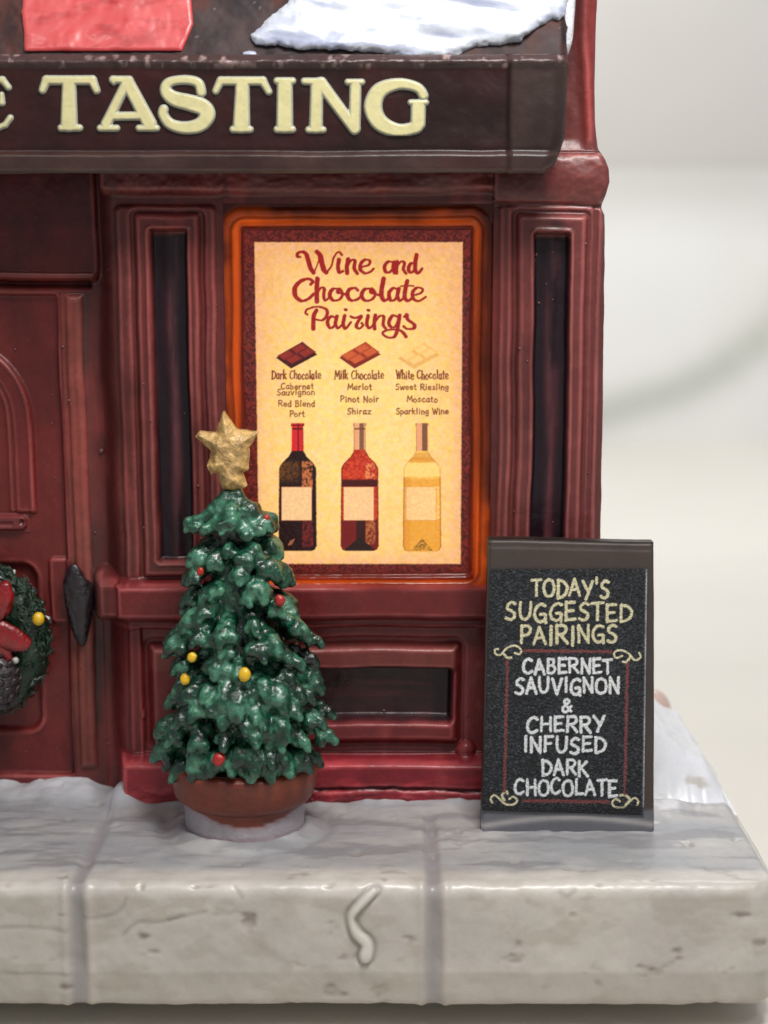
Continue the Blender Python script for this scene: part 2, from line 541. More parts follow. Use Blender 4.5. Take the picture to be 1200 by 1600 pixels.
def edge_x(z):
    """right-hand outline of the house, photographed profile"""
    pts = [(-60, 936), (0, 935), (60, 932), (130, 930), (190, 931), (232, 935), (248, 944), (265, 950), (285, 951), (305, 946), (318, 941), (326, 941), (336, 946), (360, 947), (600, 944), (840, 940), (1300, 936)]
    zz = [Z(p[0]) for p in pts][::-1]
    xx = [X(p[1], p[0]) for p in pts][::-1]
    return np.interp(z, zz, xx)


def patch(name, x0, x1, z0, z1, parent, mat=None, right=False, back=0.95, step=STEP, colf=None, depthf=None):
    n, m = max(3, int((x1 - x0) / step) + 1), max(3, int((z1 - z0) / step) + 1)
    s = np.linspace(0, 1, n)
    if right:
        s = np.concatenate([s, 1 - 0.0 * np.ones(0)])
    zg = np.linspace(z0, z1, m)
    gs, gz = np.meshgrid(s, zg, indexing='ij')
    xe = edge_x(gz) + 0.008 * fbm(gz * 3, 0, 0, 71) if right else np.full(gs.shape, x1)
    gx = x0 + gs * (xe - x0)
    d = (depthf or depth)(gx, gz)
    c = (colf or paint)(gx, gz, d)
    if right:
        t = np.clip((gx - (xe - .10)) / .10, 0, 1)
        d = d - .10 * (1 - np.sqrt(np.clip(1 - t ** 2, 0, 1)))
    V = np.stack([gx, -d, gz], -1)
    idx = np.arange(n * m).reshape(n, m)
    F = gridF(n, m)
    loop = np.concatenate([idx[:, 0], idx[-1, 1:], idx[-2::-1, -1], idx[0, -2:0:-1]])
    Vf, cf = V.reshape(-1, 3), c.reshape(-1, 3)
    Bv = Vf[loop].copy()
    Bv[:, 1] = back
    k = np.arange(len(loop))
    k2 = (k + 1) % len(loop)
    Fs = np.stack([loop[k2], loop[k], n * m + k, n * m + k2], 1)
    # duplicate the rim so that the return does not smear the shading
    rim = Vf[loop]
    V2 = np.concatenate([Vf, rim, Bv])
    c2 = np.concatenate([cf, cf[loop], cf[loop]])
    r0, b0 = n * m, n * m + len(loop)
    if right:
        Fs = np.stack([loop[k2], loop[k], b0 + k, b0 + k2], 1)
    else:
        Fs = np.stack([r0 + k2, r0 + k, b0 + k, b0 + k2], 1)
    return mesh(name, V2, np.concatenate([F, Fs]), mat or M_wall, parent, c2)


house = empty("wine_shop", (0, 1.0, 0))
tag(house, "glazed maroon ceramic wine shop front with a lit poster window and a dark name board", "miniature building")
HY = Vector((0, -1.0, 0))


def in_house(o, p=None):
    """keep world coordinates for a part of the house"""
    if o.parent is house: o.location = HY
    return o


xW0, xW1, zW0, zW1 = X(353, 600), X(768, 600), Z(914), Z(318)
XL, XC0, ZB = X(-262, 700, .6), X(149, 700, .3), -0.25
ZT = Z(-60)
parts = []
door = patch("door", XL, X(106, 820, .6), ZB, Z(446, .5), house); in_house(door)
tag(door, "maroon door with an arched moulding")
in_house(patch("door_jamb", X(106, 820, .6), XC0, ZB, Z(446, .5), house))
in_house(patch("transom_panel", XL, XC0, Z(446, .5), ZT, house))
in_house(patch("column", XC0, xW0, Z(893, -.2), Z(304), house))
in_house(patch("capital", XC0, xW0, Z(304), ZT, house))
in_house(patch("column", xW1, X(945, 600), Z(893, -.2), Z(320), house, right=True))
in_house(patch("capital", xW1, X(945, 600), Z(320), Z(236), house, right=True))
in_house(patch("upper_wall", xW1, X(945, 600), Z(236), ZT, house, right=True))
in_house(patch("cornice", xW0, xW1, Z(318), ZT, house))
in_house(patch("window_sill", XC0, xW1, Z(978, -.1), Z(893, -.2), house)) if False else None


# sill, panel and plinth run under the window; the sill's top edge meets the window frame
def under(name, za, zb, xa=XC0, xb=X(945, 1000), right=True):
    return in_house(patch(name, xa, xb, za, zb, house, right=right))


in_house(patch("window_sill", XC0, xW1, Z(978, -.1), zW0, house))
in_house(patch("column_base", xW1, X(945, 600), Z(978, -.1), Z(893, -.2), house, right=True))
# strips left of the window between column foot and sill
in_house(patch("column_foot", XC0, xW0, zW0, Z(893, -.2), house)) if zW0 < Z(893, -.2) - .02 else None
under("base_panel", Z(1183, -.2), Z(978, -.1))
under("plinth", ZB, Z(1183, -.2))

# body behind the front
bw = []
xa, xb, ya, yb, za, zb = XL, X(930, 600), .9, 6.2, ZB, ZT
V = [(xa, ya, za), (xb, ya, za), (xb, yb, za), (xa, yb, za), (xa, ya, zb), (xb, ya, zb), (xb, yb, zb), (xa, yb, zb)]
F = [(0, 3, 2, 1), (1, 2, 6, 5), (2, 3, 7, 6), (3, 0, 4, 7), (4, 5, 6, 7)]
in_house(mesh("wall", V, F, M_wall, house, np.tile(lin((112, 50, 47)), (8, 1)), False))


# window frame: thin porcelain ring with the bulb behind it
def frame_depth(x, z):
    R1 = (xW0, xW1, zW0, zW1)
    I = rr(380, 357, 736, 899, 0)
    x_, z_ = warp(x, z)
    t = rbox(x_, z_, I, .06)                    # 0 at the inner edge, grows outwards
    d = -0.10 + 0.07 * ss(t, .00, .05) - 0.03 * ss(t, .07, .12) + 0.08 * ss(t, .13, .20) - .04 * ss(t, .27, .33)
    return d + .008 * fbm(x * 3, z * 3, 0, 81), t


n, m = int((xW1 - xW0) / .02), int((zW1 - zW0) / .02)
gx, gz = np.meshgrid(np.linspace(xW0, xW1, n), np.linspace(zW0, zW1, m), indexing='ij')
d, t = frame_depth(gx, gz)
F = gridF(n, m)
tf = t.ravel()
F = F[(tf[F].max(1) > -0.02)]
low = ss(-gz, -Z(700), -Z(880)) * .5 + ss(-gx, -X(470, 600), -X(400, 600)) * .25  # glow painted stronger towards the bottom and left of the frame
glow_fade = np.clip(.58 + low - 2.2 * np.clip(t, 0, .4) - .15 * np.exp(-((t - .13) / .04) ** 2) + .2 * fbm(gx * 2.2, gz * 1.2, 0, 82), .02, 1)
glow_fade *= 1 - .75 * ss(t + .16 * fbm(gx * 1.2, gz * 2.5, 0, 83), .16, .38)
used = np.unique(F)
remap = -np.ones(n * m, int)
remap[used] = np.arange(len(used))
V = np.stack([gx, -d, gz], -1).reshape(-1, 3)[used]
cc = np.repeat(glow_fade.ravel()[used][:, None], 3, 1)
window = in_house(mesh("window_frame", V, remap[F], M_glow, house, cc))
tag(window, "orange glowing window frame lit from inside")
area("window_bulb", (X(560, 610), 0.75, Z(610)), (X(560, 610), -5, Z(610)), 4.9, 6.9, 420, (1.0, 0.62, 0.30))

# ------------------------------------------------------------------ stroke lettering and print rasters
class Raster:
    def __init__(s, x0, y0, x1, y1, q):
        s.q = q
        s.xs, s.ys = np.arange(x0, x1 + q, q), np.arange(y0, y1 + q, q)
        s.X, s.Y = np.meshgrid(s.xs, s.ys, indexing='ij')
        s.c = np.zeros(s.X.shape + (3,))

    def sub(s, x0, y0, x1, y1):
        i0, i1 = np.searchsorted(s.xs, [x0, x1]); j0, j1 = np.searchsorted(s.ys, [y0, y1])
        return slice(max(i0 - 1, 0), i1 + 1), slice(max(j0 - 1, 0), j1 + 1)

    def stroke(s, pts, w, col, contrast=0.0, soft=1.0, rag=0.0, alpha=1.0, smooth=True, holes=0.0):
        pp = spline(pts) if smooth else [tuple(map(float, p)) for p in pts]
        if len(pp) == 1: pp = pp * 2
        xa, ya = np.array(pp).min(0) - w * 2 - 2
        xb, yb = np.array(pp).max(0) + w * 2 + 2
        A = s.sub(xa, ya, xb, yb)
        gx, gy = s.X[A], s.Y[A]
        if gx.size == 0: return
        best = np.full(gx.shape, 99.0)
        for p, q in zip(pp[:-1], pp[1:]):
            l = math.hypot(q[0] - p[0], q[1] - p[1]) + 1e-6
            r = w / 2 * (1 - contrast + contrast * abs(q[1] - p[1]) / l * (1 if q[1] >= p[1] else .45))
            best = np.minimum(best, segd(gx, gy, p, q)[0] - r)
        if rag: best = best + rag * fbm(gx * .45, gy * .45, 0, 5, 3)
        m = ss(-best, -soft / 2, soft / 2) * alpha
        if holes: m = m * np.clip(1.15 + holes * fbm(gx * .6, gy * .6, 0, 6, 3), 0, 1)
        s.c[A] = mix(s.c[A], col, m)

    def region(s, f, col, box, soft=1.0, alpha=1.0):
        A = s.sub(*box)
        d = f(s.X[A], s.Y[A])
        m = ss(-d, -soft / 2, soft / 2) * alpha
        s.c[A] = mix(s.c[A], col if np.ndim(col) == 1 else col, m)

    def build(s, name, mapf, mat, parent, keep=None):
        x, y, z = mapf(s.X, s.Y)
        V = np.stack([x, y, z], -1).reshape(-1, 3)
        n, m = s.X.shape
        F = gridF(n, m)[:, ::-1]
        return mesh(name, V, F, mat, parent, s.c.reshape(-1, 3))


def poly_sd(pts):
    """signed distance to a polygon"""
    def f(x, y):
        d = np.full(x.shape, 1e9)
        ins = np.zeros(x.shape, bool)
        for i in range(len(pts)):
            p, q = pts[i], pts[(i + 1) % len(pts)]
            d = np.minimum(d, segd(x, y, p, q)[0])
            cond = ((p[1] > y) != (q[1] > y)) & (x < (q[0] - p[0]) * (y - p[1]) / (q[1] - p[1] + 1e-12) + p[0])
            ins ^= cond
        return np.where(ins, -d, d)
    return f


# skeleton glyphs in a unit box, y downwards
GC = {
 'A': [[(0, 1), (.45, 0)], [(.45, 0), (.95, 1)], [(.2, .66), (.8, .62)]],
 'B': [[(.1, 0), (.08, 1)], [(.1, .03), (.65, .05), (.7, .3), (.5, .45), (.12, .48)], [(.5, .45), (.85, .6), (.8, .88), (.5, 1), (.08, .98)]],
 'C': [[(.9, .12), (.6, 0), (.25, .15), (.05, .5), (.15, .85), (.5, 1), (.9, .85)]],
 'D': [[(.1, 0), (.1, 1)], [(.08, .02), (.6, .1), (.95, .42), (.75, .82), (.3, .98), (.08, 1)]],
 'E': [[(.12, 0), (.1, 1)], [(.12, .03), (.9, 0)], [(.12, .5), (.75, .46)], [(.1, .98), (.95, .93)]],
 'F': [[(.12, 0), (.1, 1)], [(.12, .03), (.9, 0)], [(.12, .5), (.7, .46)]],
 'G': [[(.9, .1), (.6, 0), (.25, .15), (.05, .5), (.15, .85), (.5, 1), (.85, .85), (.88, .58), (.5, .58)], [(.86, .6), (.9, 1.05)]],
 'H': [[(.1, 0), (.08, 1)], [(.88, .02), (.9, 1)], [(.1, .52), (.9, .48)]],
 'I': [[(.5, 0), (.48, 1)]],
 'K': [[(.12, 0), (.1, 1)], [(.85, .02), (.14, .55)], [(.35, .45), (.95, 1)]],
 'L': [[(.15, 0), (.12, .98)], [(.12, .98), (.9, .95)]],
 'M': [[(.05, 1), (.15, 0)], [(.15, 0), (.5, .7)], [(.5, .7), (.85, 0)], [(.85, 0), (.95, 1)]],
 'N': [[(.1, 1), (.1, 0)], [(.1, 0), (.85, 1)], [(.85, 1), (.9, -.03)]],
 'O': [[(.5, 0), (.15, .15), (.03, .5), (.15, .88), (.5, 1), (.85, .85), (.95, .5), (.82, .12), (.45, 0)]],
 'P': [[(.12, 0), (.1, 1)], [(.1, .03), (.7, .03), (.9, .28), (.65, .52), (.12, .56)]],
 'R': [[(.12, 0), (.1, 1)], [(.1, .03), (.7, .03), (.88, .25), (.65, .48), (.14, .55)], [(.4, .52), (.95, 1.02)]],
 'S': [[(.88, .08), (.55, 0), (.2, .15), (.2, .38), (.55, .5), (.85, .68), (.75, .92), (.4, 1), (.05, .9)]],
 'T': [[(0, .05), (.98, 0)], [(.5, .03), (.48, 1)]],
 'U': [[(.1, 0), (.08, .6), (.25, .95), (.6, .98), (.85, .7), (.92, 0)]],
 'V': [[(.05, 0), (.5, 1)], [(.5, 1), (.95, 0)]],
 'W': [[(.03, 0), (.28, 1)], [(.28, 1), (.5, .2)], [(.5, .2), (.72, 1)], [(.72, 1), (.97, 0)]],
 'Y': [[(.05, 0), (.5, .5)], [(.95, 0), (.35, 1)]],
 "'": [[(.5, -.08), (.45, .28)]],
 '&': [[(.95, .95), (.3, .35), (.25, .1), (.5, 0), (.7, .15), (.5, .4), (.1, .65), (.15, .95), (.5, 1), (.95, .55)]],
}
WC = {'I': .35, "'": .28, 'M': 1.2, 'W': 1.25, 'L': .8, 'E': .82, 'F': .8, 'S': .8, 'T': .85, 'B': .85, 'P': .85, 'O': 1.0}
# lower case, x-height from .38 to 1, descenders below 1
gl = {
 'a': [[(.8, .42), (.35, .42), (.1, .7), (.3, 1), (.75, .85)], [(.8, .4), (.8, .95), (.98, .95)]],
 'b': [[(.15, -.02), (.15, 1)], [(.15, .5), (.55, .4), (.88, .7), (.55, 1), (.15, .92)]],
 'c': [[(.85, .48), (.45, .4), (.12, .7), (.4, 1), (.88, .9)]],
 'd': [[(.8, .48), (.4, .4), (.12, .7), (.4, 1), (.8, .85)], [(.82, -.02), (.82, 1)]],
 'e': [[(.15, .7), (.85, .66), (.6, .4), (.2, .5), (.15, .85), (.5, 1), (.88, .9)]],
 'g': [[(.8, .45), (.4, .4), (.12, .65), (.4, .9), (.8, .75)], [(.82, .4), (.8, 1.2), (.4, 1.3), (.15, 1.15)]],
 'h': [[(.15, -.02), (.15, 1)], [(.15, .6), (.5, .4), (.82, .55), (.82, 1)]],
 'i': [[(.5, .4), (.5, 1)], [(.5, .12), (.5, .15)]],
 'k': [[(.15, -.02), (.15, 1)], [(.8, .4), (.2, .72)], [(.35, .66), (.85, 1)]],
 'l': [[(.5, -.02), (.5, 1)]],
 'm': [[(.08, .4), (.08, 1)], [(.08, .55), (.3, .4), (.5, .5), (.5, 1)], [(.5, .55), (.72, .4), (.92, .55), (.92, 1)]],
 'n': [[(.15, .4), (.15, 1)], [(.15, .6), (.5, .4), (.82, .55), (.82, 1)]],
 'o': [[(.5, .4), (.12, .6), (.2, .95), (.6, 1), (.9, .72), (.5, .4)]],
 'p': [[(.15, .4), (.15, 1.35)], [(.15, .5), (.55, .4), (.88, .7), (.55, 1), (.15, .9)]],
 'r': [[(.2, .4), (.2, 1)], [(.2, .6), (.5, .4), (.85, .45)]],
 's': [[(.82, .45), (.4, .4), (.25, .58), (.75, .78), (.65, 1), (.15, .95)]],
 't': [[(.45, .1), (.45, .9), (.8, 1)], [(.15, .4), (.8, .4)]],
 'u': [[(.15, .4), (.15, .85), (.5, 1), (.82, .85)], [(.82, .4), (.82, 1)]],
 'v': [[(.1, .4), (.48, 1)], [(.48, 1), (.88, .4)]],
 'w': [[(.05, .4), (.28, 1)], [(.28, 1), (.5, .5)], [(.5, .5), (.72, 1)], [(.72, 1), (.95, .4)]],
 'z': [[(.15, .42), (.85, .42)], [(.85, .42), (.15, .98)], [(.15, .98), (.88, .98)]],
}
WL = {'i': .42, 'l': .4, 't': .6, 'm': 1.25, 'w': 1.15, 'r': .65, 's': .72}


def write(R, text, x0, y0, x1, y1, w, col, gap=.22, jit=.0, seed=0, **k):
    rnd = random.Random(seed)
    ws = [(.55 if ch == ' ' else WC.get(ch, .95) if ch in GC else WL.get(ch, .8)) for ch in text]
    tot = sum(ws) + gap * (len(text) - 1)
    u = (x1 - x0) / tot
    x = x0
    for ch, wd in zip(text, ws):
        G_ = GC.get(ch) or gl.get(ch) or []
        jx, jy, js, sl = [rnd.uniform(-jit, jit) for _ in range(4)]
        for st in G_:
            R.stroke([(x + (p[0] + sl * .6 * (1 - p[1])) * wd * u + jx * 2, y0 + (p[1] * (1 + js * .6) + jy) * (y1 - y0)) for p in st], w * (1 + js), col, **k)
        x += (wd + gap) * u


# ---- the backlit poster
PR = Raster(376, 352, 740, 904, 1.0)
Xp, Yp = PR.X, PR.Y
gl_ = np.exp(-(((Xp - 560) / 170) ** 2 + ((Yp - 660) / 260) ** 2))
c = mix(np.broadcast_to(lin((248, 184, 116)), Xp.shape + (3,)), lin((255, 214, 136)), np.clip(gl_ * 1.15, 0, 1))  # backlight glow painted into the print: bright centre, duller upper edges
edge = np.minimum.reduce([Xp - 397, 722 - Xp, Yp - 378, 880 - Yp])
c = mix(c, lin((226, 158, 108)), (1 - ss(edge, 0, 60)) * .45 * ss(-Yp, -700, -400))
c = mix(c, lin((240, 172, 130)), (1 - ss(edge, 0, 24)) * .5)
mott = .5 * fbm(Xp * .16, Yp * .16, 0, 91, 3)
c = c * (1 + .20 * mott)[..., None] * np.stack([np.ones_like(mott), 1 + .03 * mott, 1 + .5 * fbm(Xp * .2, Yp * .2, 0, 92, 3)], -1)
PR.c = np.clip(c, 0, 1.2)
lx = lambda y, a, b: a + (b - a) * (y - 378) / 502
PL_, PRr = lx(Yp, 397.5, 405), lx(Yp, 723, 719.5)
inside = np.minimum.reduce([Xp - PL_, PRr - Xp, Yp - 378.5, 881 - Yp]) + .7 * fbm(Xp * .3, Yp * .3, 0, 93)
bc = mix(np.broadcast_to(lin((70, 12, 12)), Xp.shape + (3,)), lin((118, 34, 24)), np.clip(.4 + 1.6 * fbm(Xp * .35, Yp * .35, 0, 94), 0, 1))
PR.c = mix(bc, PR.c, ss(inside, -1.2, 1.2))
RED = lin((158, 20, 22))
T1 = lambda pts, dx=0: [(450 + (x + dx) / 5.217, 380 + y / 5.217) for x, y in pts]
T2 = lambda pts: [(450 + x / 5.217, 470 + y / 5.217) for x, y in pts]
script1 = [
 (5.8, [(100, 112), (78, 108), (80, 82), (115, 70), (148, 90), (168, 150), (185, 205), (208, 240)]), (2.6, [(208, 240), (232, 195), (252, 130), (250, 95)]),
 (6.6, [(236, 70), (262, 100), (275, 160), (292, 215), (312, 238)]), (3.6, [(312, 238), (352, 190), (372, 120), (408, 72), (440, 96)]),
 (5.2, [(415, 135), (408, 195), (420, 238), (450, 228)]), (5.4, [(490, 132), (480, 190), (482, 243)]), (4.6, [(484, 185), (515, 140), (545, 145), (540, 205), (565, 248)]),
 (4.8, [(595, 195), (655, 178), (668, 145), (630, 134), (595, 165), (590, 215), (630, 245), (672, 232), (698, 208)]),
 (4.8, [(860, 160), (820, 150), (788, 185), (795, 232), (830, 236), (858, 195), (864, 155), (856, 205), (868, 240)]),
 (4.8, [(892, 152), (884, 200), (884, 243)]), (4.2, [(886, 190), (922, 150), (948, 162), (940, 212), (962, 246)]),
 (4.8, [(1036, 165), (998, 168), (982, 215), (1005, 240), (1038, 212)]), (5.2, [(1048, 96), (1038, 160), (1038, 220), (1062, 245), (1092, 208)]),
 (6.0, [(185, 335), (202, 312), (165, 290), (100, 312), (56, 368), (62, 432), (112, 470), (168, 452), (208, 415)]),
 (5.8, [(240, 290), (234, 380), (236, 475)]), (4.2, [(238, 405), (270, 362), (296, 375), (290, 430), (305, 466), (340, 440)]),
 (5.2, [(412, 372), (362, 376), (340, 425), (368, 465), (420, 458), (445, 415), (425, 375), (410, 400), (480, 420)]),
 (5.4, [(570, 385), (545, 365), (500, 378), (484, 425), (512, 465), (560, 460), (605, 425)]),
 (5.2, [(680, 372), (625, 376), (600, 425), (630, 468), (685, 458), (712, 412), (688, 374), (680, 400), (745, 425)]),
 (5.8, [(780, 290), (764, 370), (764, 435), (786, 468), (825, 445)]),
 (5.0, [(898, 380), (860, 366), (824, 405), (832, 460), (868, 462), (896, 415), (904, 372), (892, 430), (912, 468), (945, 445)]),
 (5.4, [(972, 308), (954, 390), (952, 445), (978, 470), (1010, 448)]), (4.2, [(918, 352), (970, 345), (1024, 350)]),
 (4.8, [(1016, 425), (1080, 408), (1098, 375), (1055, 362), (1018, 395), (1020, 450), (1065, 472), (1122, 438)])]
for w, p in script1: PR.stroke(T1(p), w * 1.32, RED, contrast=.50, rag=.5, soft=1.5)
script2 = [
 (5.6, [(232, 78), (210, 125), (206, 228)]), (4.4, [(158, 112), (142, 98), (160, 68), (240, 48), (310, 70), (318, 118), (280, 158), (222, 152)]),
 (4.8, [(392, 140), (350, 128), (322, 170), (338, 218), (370, 212), (394, 165), (400, 126), (386, 185), (408, 222), (440, 198)]),
 (4.8, [(462, 122), (450, 190), (470, 226), (512, 175)]), (4.6, [(512, 128), (548, 140), (596, 126), (570, 170), (556, 208), (582, 226), (612, 200), (600, 182)]),
 (4.8, [(652, 122), (642, 190), (664, 222), (694, 198)]), (4.8, [(712, 118), (704, 170), (706, 228)]), (4.4, [(708, 175), (745, 126), (780, 130), (776, 195), (796, 226)]),
 (4.8, [(898, 132), (852, 122), (822, 175), (842, 216), (882, 202), (910, 118), (896, 210), (872, 288), (820, 300), (772, 268), (800, 242), (880, 234), (930, 252), (962, 292)]),
 (5.0, [(948, 130), (968, 114), (975, 150), (1030, 196), (1020, 226), (970, 228), (942, 208)])]
for w, p in script2: PR.stroke(T2(p), w * 1.28, RED, contrast=.46, rag=.5, soft=1.5)
for p in ((466, 72), (652, 76)): PR.stroke(T2([p, (p[0] + 8, p[1] + 2)]), 5.0, RED, rag=.4, soft=1.4)


# chocolate bars
def bar(cx, cy, top, hi, side, alpha=1.0):
    q = lambda pts: [(cx + a, cy + b) for a, b in pts]
    bx = (cx - 36, cy - 24, cx + 36, cy + 24)
    PR.region(poly_sd(q([(-32, 5), (10, -20), (33, 0), (-8, 22)])), lin(side), bx, 1.4, alpha)
    PR.region(poly_sd(q([(-30, 2), (9, -20), (31, -4), (-8, 15)])), lin(top), bx, 1.4, alpha)
    for i in range(2):
        for j in range(2):
            ox, oy = -19 + i * 20 + j * 12, 1 - i * 10.5 + j * 6.2
            PR.region(poly_sd(q([(ox - 9, oy + 1), (ox + 6, oy - 7), (ox + 14, oy - 1), (ox - 1, oy + 7)])), lin(hi), bx, 1.6, alpha * .8)
            PR.region(poly_sd(q([(ox - 9, oy + 1), (ox - 1, oy + 7), (ox - 1, oy + 9.5), (ox - 10, oy + 3)])), lin(side), bx, 1.4, alpha * .9)


bar(463, 554, (110, 24, 20), (150, 44, 34), (62, 8, 12))
bar(562, 554, (178, 66, 32), (212, 96, 52), (128, 34, 20))
bar(654, 555, (246, 190, 104), (252, 214, 140), (226, 164, 84), .7)
INK = lin((134, 58, 30))
for tx, a, b in (("Dark Chocolate", 425, 502), ("Milk Chocolate", 523, 600), ("White Chocolate", 619, 701)):
    write(PR, tx, a, 579, b, 592, 2.3, lin((128, 44, 30)), gap=.12, jit=.06, seed=len(tx), rag=.5, soft=1.5, contrast=.3)
for tx, a, b, y in (("Cabernet", 439, 490, 599), ("Sauvignon", 433, 492, 608), ("Red Blend", 435, 492, 626), ("Port", 453, 476, 642),
                    ("Merlot", 543, 581, 600), ("Pinot Noir", 532, 592, 619), ("Shiraz", 543, 580, 638),
                    ("Sweet Riesling", 618, 701, 600), ("Moscato", 636, 684, 619), ("Sparkling Wine", 619, 701, 638)):
    write(PR, tx, a, y, b, y + 9, 1.9, INK, gap=.16, jit=.05, seed=y, rag=.4, soft=1.5)


def bottle(cx, top, bot, kind):
    A = PR.sub(cx - 36, top - 4, cx + 36, bot + 4)
    x, y = PR.X[A] - cx, PR.Y[A]
    sh = x.shape + (3,)
    hw = np.interp(y, [top, top + 4, top + 5, top + 44, top + 52, top + 62, top + 70, bot - 8, bot - 2, bot], [10.5, 10.5, 9.2, 9.6, 14, 24, 29, 30, 27, 22])
    d = np.abs(x) - hw + .6 * fbm(x * .4, y * .4, 0, 95)
    d = np.maximum(d, np.maximum(top - y, y - bot))
    nz = fbm(x * .35, y * .35, kind, 96, 3)
    f = y - top
    if kind == 0:
        c = np.broadcast_to(lin((34, 8, 10)), sh)
        c = mix(c, lin((104, 62, 26)), ss(-x, -6, 2) * ss(f, 56, 66) * ss(-f, -98, -80) * np.clip(.6 + nz, 0, 1))
        c = mix(c, lin((196, 110, 62)), (x > 6) * (x < 24) * ss(f, 58, 62) * ss(-f, -108, -100) * np.clip(.62 + nz * 1.4, 0, 1))
        c = mix(c, lin((118, 34, 34)), (x > 7) * (x < 25) * (f > 152) * ss(-f, -196, -190) * np.clip(.6 + nz, 0, 1))
        c = mix(c, lin((150, 90, 60)), poly_sd([(-16, top + 192), (-12, top + 184), (-4, top + 180), (-9, top + 190)])(x, y) < 0)
        c = mix(c, mix(np.broadcast_to(lin((214, 34, 44)), sh), lin((100, 10, 16)), ((x > -1) & (x < 3)) * .8 + (x > 6) * .35), (f < 44) * 1.0)
        c = mix(c, lin((110, 12, 16)), (np.abs(f - 9) < 1.2) | (np.abs(f - 3.6) < .9))
    elif kind == 1:
        c = mix(np.broadcast_to(lin((176, 34, 22)), sh), lin((214, 70, 36)), np.clip(.5 + nz * 1.4, 0, 1))
        c = mix(c, lin((232, 132, 80)), (x > 8) * (x < 24) * (f > 62) * (f < 88) * np.clip(.6 + nz * 1.4, 0, 1))
        c = mix(c, lin((70, 10, 12)), ss(f, 86, 90) * (f < 100))
        c = mix(c, lin((112, 18, 18)), (f > 150) * 1.0)
        c = mix(c, lin((38, 12, 12)), (f > 150) * (x > -6) * (x < 9) * .9)
        c = mix(c, lin((176, 100, 52)), (x > 9) * (x < 25) * (f > 150) * (f < 190) * np.clip(.6 + nz * 1.4, 0, 1))
        c = mix(c, lin((36, 14, 12)), poly_sd([(-26, top + 200), (0, top + 178), (26, top + 200)])(x, y) < 0)
        c = mix(c, lin((110, 8, 10)), ss(np.abs(x), hw - 3.2, hw - 1.5) * (f > 44) * .8)
        c = mix(c, mix(np.broadcast_to(lin((236, 166, 120)), sh), lin((96, 62, 44)), ((x > -1) & (x < 7)) * .85 + (np.abs(x) > 7.5) * .4), (f < 42) * 1.0)
        c = mix(c, lin((120, 60, 44)), (np.abs(f - 9) < 1.2) * .8)
    else:
        c = mix(np.broadcast_to(lin((246, 182, 72)), sh), lin((252, 206, 116)), np.clip(.5 + nz * 1.3, 0, 1))
        c = mix(c, lin((252, 214, 128)), (f > 62) * (f < 84) * .85)
        c = mix(c, lin((232, 150, 36)), ss(f, 84, 90) * (f < 100) * .7 + (np.abs(f - 56) < 3) * .6)
        c = mix(c, lin((232, 150, 36)), (f > 150) * .75)
        c = mix(c, lin((214, 134, 40)), ss(f, 44, 50) * (f < 62) * .55 + (f > 84) * (x < -18) * .4)
        c = mix(c, lin((128, 92, 34)), (poly_sd([(-18, top + 200), (0, top + 180), (18, top + 200)])(x, y) < 0) * np.clip(.6 + nz, 0, 1))
        c = mix(c, lin((176, 96, 24)), ss(np.abs(x), hw - 2.8, hw - 1.2) * np.where(f > 84, .85, .35))
        c = mix(c, mix(np.broadcast_to(lin((236, 164, 118)), sh), lin((92, 50, 36)), ((x > 0) & (x < 8)) * .85 + (np.abs(x) > 7.5) * .4), (f < 44) * 1.0)
    lab = np.maximum(np.abs(x + 1.5) - 23.5, np.abs(f - 126) - 26)
    lc = mix(np.broadcast_to(lin((252, 196, 150)), sh), lin((255, 214, 150)), np.clip(.5 + nz, 0, 1))
    c = mix(c, lc, ss(-lab, -.8, .8) * (.92 if kind < 2 else .7))
    c = mix(c, lin((190, 60, 50)), (np.abs(lab) < .9) * (.45 if kind < 2 else .25))
    PR.c[A] = mix(PR.c[A], c, ss(-d, -.9, .9))


bottle(465, 661, 861, 0)
bottle(562, 661, 861, 1)
bottle(659.5, 661, 862, 2)
YPOST = 0.11
PR.c = PR.c * 1.0 * np.array([1.0, .985, .93])
PR.c = PR.c * (1 + .10 * fbm(Xp * .45, Yp * .45, 0, 97, 2))[..., None]
poster = PR.build("poster", lambda x, y: P(x, y, YPOST), M_poster, house)
in_house(poster)
tag(poster, "backlit cream poster headed Wine and Chocolate Pairings with three bottles")


# ------------------------------------------------------------------ the name board with raised letters
YS = -0.92


def sdepth(x, z):
    x, z = x + .02 * fbm(x * 1.1, z * 1.1, 0, 101), z + .02 * fbm(x * 1.1, z * 1.1, 4, 102)
    d = -YS + 0 * x
    d = d + .10 * inb(x, z, rr(-400, 239, 872, 275, YS), .09, .05)
    d = d + .08 * ss(x, X(790, 170, YS), X(800, 170, YS)) * ss(-x, -X(893, 170, YS), -X(850, 170, YS))
    zt_ = Z(104, YS)
    d = d + (.06 + .03 * fbm(x * 7, z * 7, 0, 104)) * np.exp(-((z - zt_ - .06) / .06) ** 2)
    d = d - .03 * np.exp(-((z - Z(237, YS)) / .03) ** 2)
    return d + .012 * fbm(x * 2.5, z * 2.5, 0, 103)


